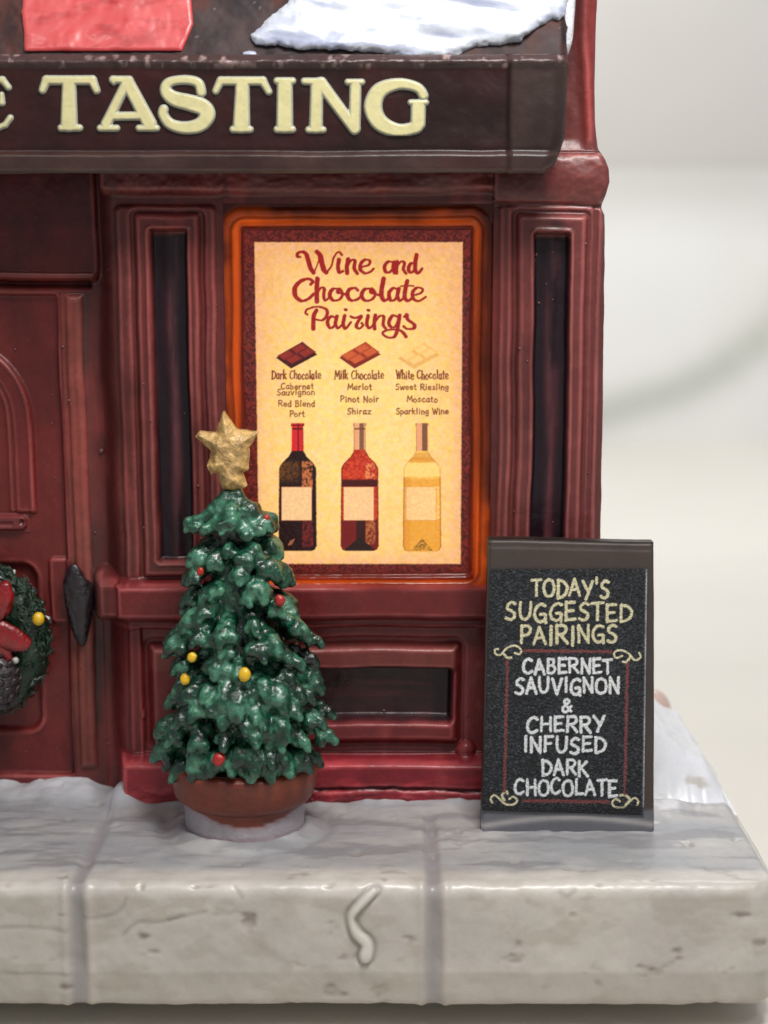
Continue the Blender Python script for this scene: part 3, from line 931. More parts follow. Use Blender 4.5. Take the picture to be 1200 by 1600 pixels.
def spaint(x, z, d):
    sh = x.shape + (3,)
    c = mix(np.broadcast_to(lin((48, 24, 22)), sh), lin((70, 30, 26)), np.clip(.3 + 1.2 * fbm(x * .9, z * 1.3, 0, 111), 0, 1))
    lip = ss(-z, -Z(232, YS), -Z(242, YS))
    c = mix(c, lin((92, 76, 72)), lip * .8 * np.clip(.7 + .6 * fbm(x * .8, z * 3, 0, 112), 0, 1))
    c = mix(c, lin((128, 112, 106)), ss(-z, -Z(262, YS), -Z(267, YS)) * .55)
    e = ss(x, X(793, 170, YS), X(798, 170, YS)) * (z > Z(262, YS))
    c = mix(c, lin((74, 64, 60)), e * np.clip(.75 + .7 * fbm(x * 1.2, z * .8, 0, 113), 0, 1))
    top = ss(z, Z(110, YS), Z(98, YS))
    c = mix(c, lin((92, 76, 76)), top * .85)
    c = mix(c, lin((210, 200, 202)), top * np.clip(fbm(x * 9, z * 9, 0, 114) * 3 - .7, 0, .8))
    return np.clip(c * np.array([.52, .40, .38]), .002, 1)


sign = empty("sign_board", (0, 0, 0), house); sign.location = HY
tag(sign, "dark brown name board over the window with raised cream letters")


def sign_edge(z):
    pts = [(60, 886), (90, 887), (110, 889), (170, 887), (215, 884), (240, 876), (258, 866), (270, 852), (280, 840)]
    return np.interp(z, [Z(p[0], YS) for p in pts][::-1], [X(p[1], p[0], YS) for p in pts][::-1])


x0, z0, z1 = X(-300, 170, YS), Z(271, YS), Z(84, YS)
n, m = 560, 90
gs, gz = np.meshgrid(np.linspace(0, 1, n), np.linspace(z0, z1, m), indexing='ij')
gz = gz + (1 - ss(gz, z0, z0 + .3)) * .02 * fbm(gs * 12, 0, 0, 105)
xe = sign_edge(gz)
gx = x0 + gs * (xe - x0)
d = sdepth(gx, gz)
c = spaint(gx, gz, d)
ro = np.clip((gx - xe + .22) / .22, 0, 1)
d = d - .22 * (1 - np.sqrt(np.clip(1 - ro ** 2, 0, 1)))
rb_ = np.clip(1 - (gz - z0) / .09, 0, 1)
d = d - .09 * (1 - np.sqrt(np.clip(1 - rb_ ** 2, 0, 1)))
rt_ = np.clip((gz - z1 + .10) / .10, 0, 1)
d = d - .10 * (1 - np.sqrt(np.clip(1 - rt_ ** 2, 0, 1)))
V = np.stack([gx, -d, gz], -1).reshape(-1, 3)
idx = np.arange(n * m).reshape(n, m)
loop = np.concatenate([idx[:, 0], idx[-1, 1:], idx[-2::-1, -1], idx[0, -2:0:-1]])
Bv = V[loop].copy(); Bv[:, 1] = -.02
Bv[:, 2] = np.where(Bv[:, 2] < z0 + .1, Bv[:, 2] + .05, Bv[:, 2])
k = np.arange(len(loop)); k2 = (k + 1) % len(loop)
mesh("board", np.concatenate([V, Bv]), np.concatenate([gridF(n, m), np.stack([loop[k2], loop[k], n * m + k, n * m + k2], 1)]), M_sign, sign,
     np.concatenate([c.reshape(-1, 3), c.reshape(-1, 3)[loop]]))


def sdf_mesh(name, f, x0, y0, x1, y1, q, mapf, hf, colf, mat, parent):
    """solid with outline f<0 (photo pixels), dome height hf(depth inside)"""
    xs, ys = np.arange(x0, x1 + q, q), np.arange(y0, y1 + q, q)
    gx, gy = np.meshgrid(xs, ys, indexing='ij')
    s = f(gx, gy)
    n, m = s.shape
    V, vid, F = [], {}, []
    def vert(key, p, dd):
        if key not in vid:
            vid[key] = len(V); V.append((p[0], p[1], dd))
        return vid[key]
    act = np.argwhere((np.minimum.reduce([s[:-1, :-1], s[1:, :-1], s[1:, 1:], s[:-1, 1:]]) < 0))
    for i, j in act:
        cs = [(i, j), (i + 1, j), (i + 1, j + 1), (i, j + 1)]
        poly = []
        for a in range(4):
            A_, B_ = cs[a], cs[(a + 1) % 4]
            sa, sb = s[A_], s[B_]
            if sa < 0: poly.append(vert(A_, (gx[A_], gy[A_]), -sa))
            if (sa < 0) != (sb < 0):
                t = sa / (sa - sb)
                key = (min(A_, B_), max(A_, B_))
                poly.append(vert(key, (gx[A_] + t * (gx[B_] - gx[A_]), gy[A_] + t * (gy[B_] - gy[A_])), 0.0))
        if len(poly) >= 3: F.append(poly[::-1])
    V = np.array(V)
    wx, wy, wz = mapf(V[:, 0], V[:, 1])
    W = np.stack([wx, wy - hf(V[:, 2]), wz], -1)
    # back rim so that the solid has thickness
    cnt = {}
    for p in F:
        for a in range(len(p)):
            e = (p[a], p[(a + 1) % len(p)])
            cnt[e] = 1
    B = {}
    W = W.tolist()
    col = colf(V[:, 0], V[:, 1], V[:, 2]).tolist()
    for (a, b) in list(cnt):
        if (b, a) not in cnt:
            for q_ in (a, b):
                if q_ not in B:
                    B[q_] = len(W)
                    W.append([W[q_][0], W[q_][1] + .05, W[q_][2]]); col.append(col[q_])
            F.append([b, a, B[a], B[b]])
    return mesh(name, W, F, mat, parent, np.array(col))


def caps_sd(caps):
    def f(x, y):
        d = np.full(x.shape, 99.0)
        for (a, b, ra, rb) in caps:
            dd, t = segd(x, y, a, b)
            e = dd - (ra + (rb - ra) * t)
            h = np.clip(.5 + .5 * (d - e) / 1.6, 0, 1)
            d = d * (1 - h) + e * h - 1.6 * h * (1 - h)
        return d
    return f


K = 3.3333
LA = lambda caps, ox: [((ox + a[0] / K, 100 + a[1] / K), (ox + b[0] / K, 100 + b[1] / K), ra / K, rb / K) for a, b, ra, rb in caps]


def curve_caps(pts, rs):
    pp = spline(pts, 6)
    n = len(pp) - 1
    R_ = np.interp(np.arange(n + 1) / n, np.linspace(0, 1, len(rs)), rs)
    return [(pp[i], pp[i + 1], R_[i], R_[i + 1]) for i in range(n)]


LET = [
 ('E', LA([((-100, 90), (-100, 330), 40, 42), ((-140, 335), (-20, 335), 18, 18), ((-20, 335), (25, 318), 18, 17), ((25, 318), (52, 280), 17, 18), ((-140, 85), (10, 82), 18, 20), ((10, 82), (42, 122), 20, 18), ((-80, 200), (0, 196), 15, 15), ((6, 158), (8, 202), 15, 19)], 0)),
 ('T', LA([((358, 100), (358, 308), 38, 46), ((316, 333), (412, 333), 20, 20), ((240, 84), (478, 84), 26, 26), ((240, 84), (220, 135), 26, 22), ((478, 84), (502, 138), 26, 21)], 0)),
 ('A', LA([((588, 82), (672, 82), 22, 22), ((664, 98), (778, 312), 36, 39), ((652, 108), (552, 312), 27, 30), ((590, 272), (720, 270), 24, 24), ((520, 334), (606, 334), 19, 19), ((722, 334), (814, 334), 19, 19), ((588, 82), (592, 98), 22, 14)], 0)),
 ('S', LA(curve_caps([(1048, 150), (1030, 98), (960, 82), (880, 96), (862, 140), (905, 180), (980, 200), (1055, 225), (1078, 268), (1040, 318), (960, 332), (885, 312), (848, 262), (852, 234)], [26, 25, 24, 30, 40, 44, 42, 37, 31, 26, 24]), 0)),
 ('T', LA([((195, 104), (190, 315), 38, 46), ((146, 341), (235, 341), 20, 20), ((84, 88), (300, 88), 25, 25), ((82, 88), (56, 140), 24, 20), ((300, 88), (332, 144), 24, 20)], 320)),
 ('I', LA([((416, 112), (415, 316), 42, 45), ((376, 88), (456, 88), 20, 20), ((376, 341), (456, 341), 20, 20)], 320)),
 ('N', LA([((582, 120), (578, 326), 34, 37), ((540, 343), (616, 343), 19, 19), ((518, 90), (612, 94), 20, 24), ((604, 100), (780, 338), 34, 32), ((784, 118), (780, 330), 32, 32), ((744, 94), (818, 94), 18, 18)], 320)),
 ('G', LA(curve_caps([(1140, 165), (1105, 122), (1010, 104), (910, 140), (876, 225), (915, 308), (1010, 346), (1105, 330)], [26, 26, 30, 42, 48, 44, 34, 32]) + [((1112, 225), (1110, 310), 40, 40), ((1072, 200), (1152, 200), 17, 17)], 320)),
]


def letcol(x, y, d):
    c = mix(np.broadcast_to(lin((158, 160, 146)), x.shape + (3,)), lin((204, 196, 146)), ss(d, 1.2, 4.8))
    return c * (1 + .05 * fbm(x * .2, y * .2, 0, 121))[..., None]


lmap = lambda x, y: (lambda p: (p[0], -sdepth(p[0], p[2]) - .012, p[2]))(P(x, y, YS - .03))
for ch, caps in LET:
    xs_ = [p[0] for a, b, r1, r2 in caps for p in (a, b)]
    sdf_mesh("letter", caps_sd(caps), min(xs_) - 16, 112, max(xs_) + 16, 212, 1.1, lmap,
             lambda d: .038 * (1 - (1 - np.clip(d / 4.5, 0, 1)) ** 2), letcol, M_letter, sign)

# ------------------------------------------------------------------ the steep little roof over the board, red panel and snow
YR0, YR1 = -0.80, -0.10
ZR0, ZR1 = Z(92, YS), Z(-80, YR1)


def roofY(z): return YR0 + (YR1 - YR0) * (z - ZR0) / (ZR1 - ZR0)


def roofP(px, py):
    """point of the sloping roof seen at a pixel"""
    dx, dy, dz = ray(px, py)
    k = (YR1 - YR0) / (ZR1 - ZR0)
    t = (YR0 + k * (CAMH - ZR0) + DIST) / (dy - k * dz)
    return dx * t, dy * t - DIST, CAMH + dz * t


n, m = 420, 70
pxs, pys = np.linspace(-300, 888, n), np.linspace(97, -72, m)
gx_, gy_ = np.meshgrid(pxs, pys, indexing='ij')
gx_ = np.where(gx_ > 860, 860 + (gx_ - 860) * (1 + .12 * fbm(0, gy_ * .05, 0, 130)), gx_)
x, y, z = roofP(gx_, gy_)
h = .05 * fbm(x * 1.6, z * 1.6, 0, 131) + .012 * fbm(x * 8, z * 8, 0, 132)
h = h - .15 * ss(gx_, 872, 889) ** 2
y = y - h
c = mix(np.broadcast_to(lin((86, 68, 68)), x.shape + (3,)), lin((118, 62, 52)), np.clip(fbm(x * 2.2, z * 1.5, 0, 133) * 2, 0, .8))
c = mix(c, lin((54, 44, 48)), np.clip(fbm(x * 3, z * 2, 0, 134) * 2 - .1, 0, .8))
c = mix(c, lin((190, 180, 180)), np.clip(fbm(x * 12, z * 12, 0, 135) * 5 - 3.0, 0, .5)) * .45
V = np.stack([x, y, z], -1).reshape(-1, 3)
idx = np.arange(n * m).reshape(n, m)
loop = idx[-1, :]
Bv = V[loop].copy(); Bv[:, 1] += .75
k = np.arange(m - 1)
M_roof = glaze("roof_paint", var=.25, nscale=1.6, bump=.15, bscale=3, rough=.6, coat=0.0, spec=.25)
roof = in_house(mesh("roof", np.concatenate([V, Bv]), np.concatenate([gridF(n, m), np.stack([loop[k], n * m + k, n * m + k + 1, loop[k + 1]], 1)]), M_roof, house, np.concatenate([c.reshape(-1, 3), c.reshape(-1, 3)[loop]])))
M_redp = glaze("red_panel_paint", var=.05, bump=.06, bscale=4, rough=.4, coat=.2)
red_poly = poly_sd([(44, -60), (34, 20), (38, 50), (39, 81), (284, 80), (294, 58), (302, 38), (299, 0), (296, -60)])


def solid_on_roof(name, f, box, hmax, w, colf, mat, q=2.2, lump=None):
    fm = lambda x, y: (lambda p: (p[0], p[1] - (lump(x, y) if lump else 0) - .05 * fbm(p[0] * 1.6, p[2] * 1.6, 0, 131) - .03, p[2]))(roofP(x, y))
    o = sdf_mesh(name, f, *box, q, fm, lambda d: hmax * (1 - (1 - np.clip(d / w, 0, 1)) ** 2), colf, mat, roof)
    return o


def redcol(x, y, d):
    c = mix(np.broadcast_to(lin((190, 66, 68)), x.shape + (3,)), lin((164, 44, 46)), np.clip(fbm(x * .03, y * .09, 0, 141) * 2, 0, .9))
    return mix(c, lin((204, 90, 90)), np.clip(1 - (x - 34) / 26, 0, .6))


solid_on_roof("red_panel", red_poly, (30, -64, 306, 86), .03, 6, redcol, M_redp)
snow_pts = [(470, -60), (455, 2), (420, 30), (393, 56), (398, 70), (428, 72), (470, 78), (560, 80), (640, 90), (690, 90), (720, 84), (745, 74), (772, 72), (810, 66), (834, 48), (850, 36), (862, 30), (874, 34), (884, 18), (888, 0), (888, -60)]
snow_f = lambda x, y: poly_sd(snow_pts)(x, y) + 3.5 * fbm(x * .06, y * .09, 0, 142) + 2 * fbm(x * .2, y * .3, 0, 143)


def snowcol(x, y, d):
    c = mix(np.broadcast_to(lin((196, 201, 212)), x.shape + (3,)), lin((158, 165, 190)), np.clip(fbm(x * .012 + y * .01, y * .06 - x * .012, 0, 144, 3) * 2.2, 0, .9))
    return c


solid_on_roof("snow", snow_f, (385, -64, 892, 98), .10, 13, snowcol, M_snow, 2.4, lambda x, y: .06 * fbm(x * .008 + y * .01, y * .035 - x * .006, 0, 145, 2))
solid_on_roof("snow", lambda x, y: np.hypot((x - 390) / 2.6, y - 84) - 4.2 + .6 * fbm(x * .2, y * .2, 0, 146), (372, 76, 408, 92), .03, 4, snowcol, M_snow, 1.2)
# snow behind the roof's right-hand end
bm = bmesh.new()
bmesh.ops.create_icosphere(bm, subdivisions=4, radius=1)
for v in bm.verts:
    n_ = float(fbm(v.co.x * 1.5, v.co.y * 1.5, v.co.z * 1.5, 150))
    p = v.co * (1 + .15 * n_)
    v.co = (X(884, 0, -.3) + p.x * .15, -.25 + p.y * .2, Z(-14, -.3) + p.z * .95)
me = bpy.data.meshes.new("snow"); bm.to_mesh(me); bm.free()
me.polygons.foreach_set("use_smooth", [True] * len(me.polygons))
M_snow1 = glaze("white_snow_plain", base=(226, 230, 238), var=0.05, bump=0.3, rough=0.3, coat=0.5)
in_house(link("snow", me, M_snow1, house))

# ------------------------------------------------------------------ helpers for blobs
def blob(name, loc, r, mat, parent, noise=.12, ns=1.6, seed=0, sub=3, rot=None):
    bm = bmesh.new()
    bmesh.ops.create_icosphere(bm, subdivisions=sub, radius=1)
    co = np.array([v.co[:] for v in bm.verts])
    nn = fbm(co[:, 0] * ns + seed * 3.1, co[:, 1] * ns, co[:, 2] * ns, seed)
    co = co * (1 + noise * nn)[:, None] * np.array(r)
    for v, p in zip(bm.verts, co):
        v.co = p
        if rot: v.co.rotate(rot)
    me = bpy.data.meshes.new(name); bm.to_mesh(me); bm.free()
    me.polygons.foreach_set("use_smooth", [True] * len(me.polygons))
    o = link(name, me, mat, parent)
    o.location = loc
    return o


from mathutils import Euler
# door handle and latch plate
hy = -0.60 + .12
hx, hz = X(124, 945, .4), Z(945, .4)
o = blob("door_handle", (hx, .40, hz), (.24, .15, .70), M_black, door, .25, 1.3, 3, 4)
for v in o.data.vertices:
    k_ = (v.co.z + .7) / 1.4
    v.co.x *= .6 + .5 * min(1, k_ * 1.25) if k_ < .8 else 1.0
    v.co.x += .05 * (1 - k_) - .03
lp = patch("latch_plate", X(-60, 815, .6), X(46, 815, .6), Z(831, .6), Z(801, .6), door, None, depthf=lambda x, z: .50 * 0 - .62 + .09 * ss(-rbox(x, z, rr(-60, 802, 45, 830, .6), .12), 0, .06) - .05 * np.exp(-((x - X(36, 815, .6)) ** 2 + (z - Z(815, .6)) ** 2) / .002) - .03 * np.exp(-((z - Z(818, .6)) / .04) ** 2) * (x < X(22, 815, .6)) + .02,
           colf=lambda x, z, d: mix(np.broadcast_to(lin((112, 48, 48)), x.shape + (3,)), lin((70, 20, 20)), np.exp(-((x - X(36, 815, .6)) ** 2 + (z - Z(815, .6)) ** 2) / .004)), back=.7, step=.012)

# ------------------------------------------------------------------ the wreath hanging on the door
WY = 0.30
wc = (X(-53.5, 999, WY), WY, Z(999, WY))
wreath = empty("wreath", wc)
tag(wreath, "green Christmas wreath with red bow and pine cone hanging on the maroon door", "wreath")
bm = bmesh.new()
R0, r0 = 1.02, .36
nu, nv = 150, 36
V, F = [], []
u, v = np.meshgrid(np.arange(nu) / nu * 2 * math.pi, np.arange(nv) / nv * 2 * math.pi, indexing='ij')
cx_, cy_, cz_ = (R0 + r0 * np.cos(v)) * np.cos(u), -r0 * .75 * np.sin(v), (R0 + r0 * np.cos(v)) * np.sin(u)
dd = .05 * fbm(cx_ * 6, cy_ * 6, cz_ * 6, 160, 3)
cx_, cy_, cz_ = cx_ + dd * np.cos(v) * np.cos(u), cy_ - dd * np.sin(v), cz_ + dd * np.cos(v) * np.sin(u)
V = np.stack([cx_, cy_, cz_], -1).reshape(-1, 3)
i, j = np.meshgrid(np.arange(nu), np.arange(nv), indexing='ij')
F = np.stack([i * nv + j, i * nv + (j + 1) % nv, ((i + 1) % nu) * nv + (j + 1) % nv, ((i + 1) % nu) * nv + j], -1).reshape(-1, 4)
mesh("ring", V, F[:, ::-1], M_wreath, wreath)
# needles lying over the ring
bm = bmesh.new()
rnd = random.Random(4)
for k in range(900):
    a, b = rnd.uniform(0, 2 * math.pi), rnd.uniform(-.3, math.pi + .3)
    c_ = Vector(((R0 + r0 * math.cos(b)) * math.cos(a), -r0 * .75 * math.sin(b), (R0 + r0 * math.cos(b)) * math.sin(a)))
    nrm = Vector((math.cos(b) * math.cos(a), -math.sin(b), math.cos(b) * math.sin(a)))
    tan = Vector((-math.sin(a), 0, math.cos(a)))
    d_ = (tan * rnd.choice((-1, 1)) + nrm * rnd.uniform(.1, .5) + nrm.cross(tan) * rnd.uniform(-.9, .9)).normalized()
    s_ = d_.cross(nrm).normalized() * rnd.uniform(.012, .024)
    L_ = rnd.uniform(.10, .2)
    p0 = c_ - nrm * .02
    vs = [bm.verts.new(p) for p in (p0 - s_, p0 + s_, p0 + d_ * L_ * .6 + s_ * .8 + nrm * .03, p0 + d_ * L_ + nrm * .02, p0 + d_ * L_ * .6 - s_ * .8 + nrm * .03, p0 + d_ * L_ * .4 + nrm * .06)]
    for f in ((0, 1, 5), (1, 2, 5), (2, 3, 5), (3, 4, 5), (4, 0, 5)): bm.faces.new([vs[q] for q in f])
me = bpy.data.meshes.new("needles"); bm.to_mesh(me); bm.free()
o = link("needles", me, M_wreath, wreath); o["kind"] = "stuff"


def wl(px, py, dy): p = P(px, py, WY + dy); return (float(p[0]) - wc[0], dy, float(p[2]) - wc[2])


# bow, two loops and two tails as folded ribbon
def ribbon(name, pts, widths, mat, parent, th=.05):
    pp = [Vector(p) for p in spline([tuple(p) for p in pts], 8)]
    n = len(pp)
    ws_ = np.interp(np.linspace(0, 1, n), np.linspace(0, 1, len(widths)), widths)
    V, F = [], []
    for i, p in enumerate(pp):
        t = (pp[min(i + 1, n - 1)] - pp[max(i - 1, 0)]).normalized()
        s = t.cross(Vector((0, -1, .15))).normalized() * ws_[i]
        nrm = s.cross(t).normalized()
        for a in np.linspace(0, 2 * math.pi, 13)[:-1]:
            V.append(p + s * math.cos(a) + nrm * math.sin(a) * th)
    for i in range(n - 1):
        for a in range(12):
            F.append([i * 12 + a, i * 12 + (a + 1) % 12, (i + 1) * 12 + (a + 1) % 12, (i + 1) * 12 + a])
    F.append(list(range(12))[::-1]); F.append([(n - 1) * 12 + a for a in range(12)])
    return mesh(name, [v[:] for v in V], F, mat, parent)


blob("bow_loop", wl(2, 938, -.46), (.19, .14, .34), M_bow, wreath, .35, 1.5, 12, 4, Euler((0, rad(20), 0)))
blob("bow_loop", wl(-26, 948, -.42), (.26, .12, .17), M_bow, wreath, .2, 1.5, 13, 4)
blob("bow_loop", wl(-100, 938, -.46), (.3, .14, .32), M_bow, wreath, .3, 1.5, 14, 4, Euler((0, rad(-20), 0)))
ribbon("bow_tail", [wl(-40, 965, -.44), wl(-8, 985, -.5), wl(22, 1000, -.45), wl(46, 1008, -.38)], [.12, .21, .20, .09], M_bow, wreath, .06)
ribbon("bow_tail", [wl(-50, 970, -.44), wl(-20, 1000, -.5), wl(5, 1015, -.45), wl(14, 1032, -.4)], [.10, .14, .14, .05], M_bow, wreath, .05)
blob("bow_knot", wl(-52, 957, -.5), (.15, .12, .15), M_bow, wreath, .1, 1.3, 9)
blob("berry", wl(60, 967, -.32), (.10, .09, .11), M_yel, wreath, .15, 1.5, 2)
blob("berry", wl(24, 1032, -.40), (.06, .05, .06), glaze("silver_paint", base=(170, 170, 160), var=.3, rough=.2), wreath, .1, 1.5, 2)
# pine cone with scales
cone = empty("pine_cone", wl(-8, 1062, -.36), wreath)
blob("cone_core", (0, 0, 0), (.40, .28, .46), M_cone, cone, .05, 1, 4)
scale_me = None
for r_ in range(7):
    zc = .42 - r_ * .14
    rad_ = math.sqrt(max(.02, 1 - (zc / .48) ** 2))
    for q_ in range(9):
        a = (q_ + .5 * (r_ % 2)) / 9 * 2 * math.pi
        if scale_me is None:
            o = blob("cone_scale", (0, 0, 0), (.085, .035, .075), M_cone, cone, .1, 1, 6, 2)
            scale_me = o.data
        else: o = link("cone_scale", scale_me, None, cone)
        o.location = (.40 * rad_ * math.sin(a), -.28 * rad_ * math.cos(a), zc)
        o.rotation_euler = (rad(25), 0, a)

# ------------------------------------------------------------------ potted tree
TY = -1.15


def tp(px, py, Y=TY): p = P(px, py, Y); return float(p[0]), float(p[2])


tx, _ = tp(382, 1250)
tree = empty("potted_christmas_tree", (tx, TY, 0))
tag(tree, "small green Christmas tree with a gold star in a round terracotta pot", "potted tree")
# pot by turning a profile
zr = [Z(py, TY) for py in (1186, 1192, 1204, 1222, 1236, 1245, 1252, 1275, 1320)]
prof = [(1.02, zr[0] + .0), (1.14, zr[1]), (1.15, zr[2]), (1.11, zr[3]), (1.07, zr[4]), (1.00, zr[5]), (.94, zr[6]), (.93, zr[7]), (.92, -.1)]
pp = np.array(spline(prof, 6))
n, m = len(pp), 110
an = np.linspace(0, 2 * math.pi, m, endpoint=False)
rr2, aa = pp[:, 0][:, None], an[None, :]
dn = 1 + .014 * fbm(np.cos(aa) * 2, np.sin(aa) * 2, pp[:, 1][:, None] * 2, 170)
vx_, vy_, vz_ = rr2 * dn * np.cos(aa), rr2 * dn * np.sin(aa) * .86, np.broadcast_to(pp[:, 1][:, None], (n, m))
# white snow glaze climbs the foot of the pot, higher at the sides than in the middle
px_r = vx_ / .93
bnd = Z(1294, TY - .8) + .24 * np.clip(np.abs(px_r - .12), 0, 1) ** 1.8 + .03 * fbm(px_r * 3, 0, 0, 171)
sm = ss(-(vz_ - bnd), -.015, .015) * (vy_ < .3)
c = mix(np.broadcast_to(lin((136, 62, 38)), vx_.shape + (3,)), lin((104, 42, 28)), np.clip(.5 + fbm(vx_ * 1.5, vz_ * 3, 0, 172), 0, 1))
c = mix(c, lin((70, 24, 18)), .6 * np.exp(-((vz_ - zr[5] + .01) / .022) ** 2))
c = mix(c, lin((168, 160, 166)), sm)
c = mix(c, lin((150, 90, 96)), np.exp(-((vz_ - bnd + .03) / .03) ** 2) * .35 + np.exp(-((vz_ - .05) / .03) ** 2) * .4 * sm)
V = np.stack([vx_, vy_, vz_], -1).reshape(-1, 3)
i, j = np.meshgrid(np.arange(n - 1), np.arange(m), indexing='ij')
F = np.stack([i * m + j, (i + 1) * m + j, (i + 1) * m + (j + 1) % m, i * m + (j + 1) % m], -1).reshape(-1, 4).tolist()
F.append(list(range(m))[::-1])
pot = mesh("pot", V, F, M_pot, tree, c.reshape(-1, 3))
tag(pot, "terracotta pot with snow around its foot")

# crown: lobes in tiers melted into one casting
RY = [(765, .16), (780, .30), (825, .66), (848, .60), (905, .84), (960, .90), (1000, 1.16), (1060, 1.14), (1115, 1.36), (1165, 1.42), (1200, 1.25)]
rad_at = lambda py: float(np.interp(py, [a for a, b in RY], [b for a, b in RY]))
axis_px = lambda py: 364 + (py - 770) * .048
lobes = []


def lobe(px, py, r, side=0):
    """a drooping branch end whose lobe is seen at px,py"""
    R_ = rad_at(py)
    sc_ = 1 / 102.5
    dx = (px - axis_px(py)) * sc_
    R_ = max(R_, abs(dx) + .01)
    dep = math.sqrt(max(R_ * R_ - dx * dx, 0)) * .78
    if side: dep = R_ * .12 * side
    x, z = tp(px, py, TY - dep)
    ax, _ = tp(axis_px(py), py)
    lobes.append((Vector((x - tx, -dep, z)), Vector((ax - tx, 0, z)), r))


FR = [(297, 822, .10), (320, 836, .11), (346, 826, .12), (385, 845, .14), (424, 818, .12), (404, 838, .11), (362, 800, .12), (335, 802, .10), (392, 800, .10),
      (305, 872, .12), (330, 880, .11), (362, 888, .13), (392, 878, .11), (453, 902, .10), (430, 893, .13), (415, 880, .11),
      (293, 905, .10), (345, 915, .12), (372, 905, .10), (285, 942, .13), (318, 932, .12), (365, 945, .12), (410, 932, .15), (425, 912, .10),
      (464, 960, .10), (420, 968, .13), (440, 955, .11), (335, 955, .10), (288, 972, .13), (385, 975, .10), (312, 968, .11),
      (497, 1001, .09), (475, 992, .12), (455, 983, .11), (344, 1003, .16), (390, 1000, .11), (430, 1010, .16), (448, 1012, .12), (300, 1003, .12), (268, 1008, .12), (262, 1020, .11),
      (298, 1032, .12), (335, 1050, .14), (380, 1046, .14), (407, 1024, .12), (425, 1042, .14), (452, 1030, .10), (480, 1054, .11), (276, 1050, .10), (360, 1030, .10),
      (290, 1092, .15), (262, 1098, .11), (345, 1084, .11), (370, 1105, .20), (415, 1085, .12), (440, 1098, .17), (500, 1074, .12), (478, 1078, .10), (318, 1088, .13), (455, 1075, .11),
      (520, 1114, .10), (500, 1108, .13), (465, 1115, .13), (250, 1140, .13), (280, 1128, .13), (322, 1142, .15), (352, 1136, .12), (440, 1148, .16), (412, 1135, .12), (480, 1135, .11), (385, 1142, .11), (300, 1150, .12),
      (245, 1172, .12), (275, 1182, .14), (305, 1186, .14), (330, 1178, .12), (398, 1190, .18), (372, 1178, .12), (445, 1178, .12), (478, 1178, .14), (520, 1156, .12), (505, 1166, .12), (425, 1180, .12), (355, 1192, .10), (258, 1192, .12), (460, 1190, .12)]
_r = random.Random(3)
FR = [(px + _r.uniform(-4, 4), py + _r.uniform(-4, 4), r * _r.uniform(1.15, 1.5)) for k_, (px, py, r) in enumerate(FR) if k_ % 2 == 0 or r >= .16 or abs(px - axis_px(py)) / 102.5 > rad_at(py) * .88]
FR += [(492, 1032, .14), (500, 1058, .13), (400, 1160, .16), (440, 1165, .16), (350, 1163, .15), (300, 1165, .15), (480, 1165, .15), (262, 1160, .13), (470, 1040, .15), (488, 1092, .15), (470, 1085, .15), (455, 1062, .14), (505, 1132, .15), (300, 1120, .16), (275, 1075, .14), (330, 1110, .15), (400, 1120, .16), (372, 1060, .15), (345, 1020, .14), (400, 985, .14), (330, 930, .13), (390, 940, .13), (405, 865, .12), (355, 865, .12)]
FR += [(px, 1197 + 7 * math.sin(px), .19) for px in range(272, 500, 30)]
FR = [(px, py + (7 if py > 1170 else 0), r) for px, py, r in FR]
for a in FR:
    sd = 1 if abs(a[0] - axis_px(a[1])) / 102.5 > rad_at(a[1]) * .93 else 0
    lobe(*a, side=sd)
rnd = random.Random(12)
for py in (820, 860, 905, 950, 1000, 1050, 1100, 1150, 1190):
    R_ = rad_at(py)
    cnt = int(5 + R_ * 6)
    for k in range(cnt):
        a = rnd.uniform(0, math.pi)       # the back half
        zz = Z(py, TY)
        ax, _ = tp(axis_px(py), py)
        q_ = R_ * rnd.uniform(.85, .98)
        lobes.append((Vector((ax - tx + q_ * math.cos(a), q_ * math.sin(a) * .72, zz)), Vector((ax - tx, 0, zz)), rnd.uniform(.15, .2)))
bm = bmesh.new()
kd_pts = []


_b = bmesh.new(); bmesh.ops.create_icosphere(_b, subdivisions=2, radius=1)
BV, BF = np.array([v.co[:] for v in _b.verts]), np.array([[v.index for v in f.verts] for f in _b.faces]); _b.free()
balls = []


def ball(p, r, t):
    balls.append((p[0], p[1], p[2], r))
    kd_pts.append((Vector(p), t, r))


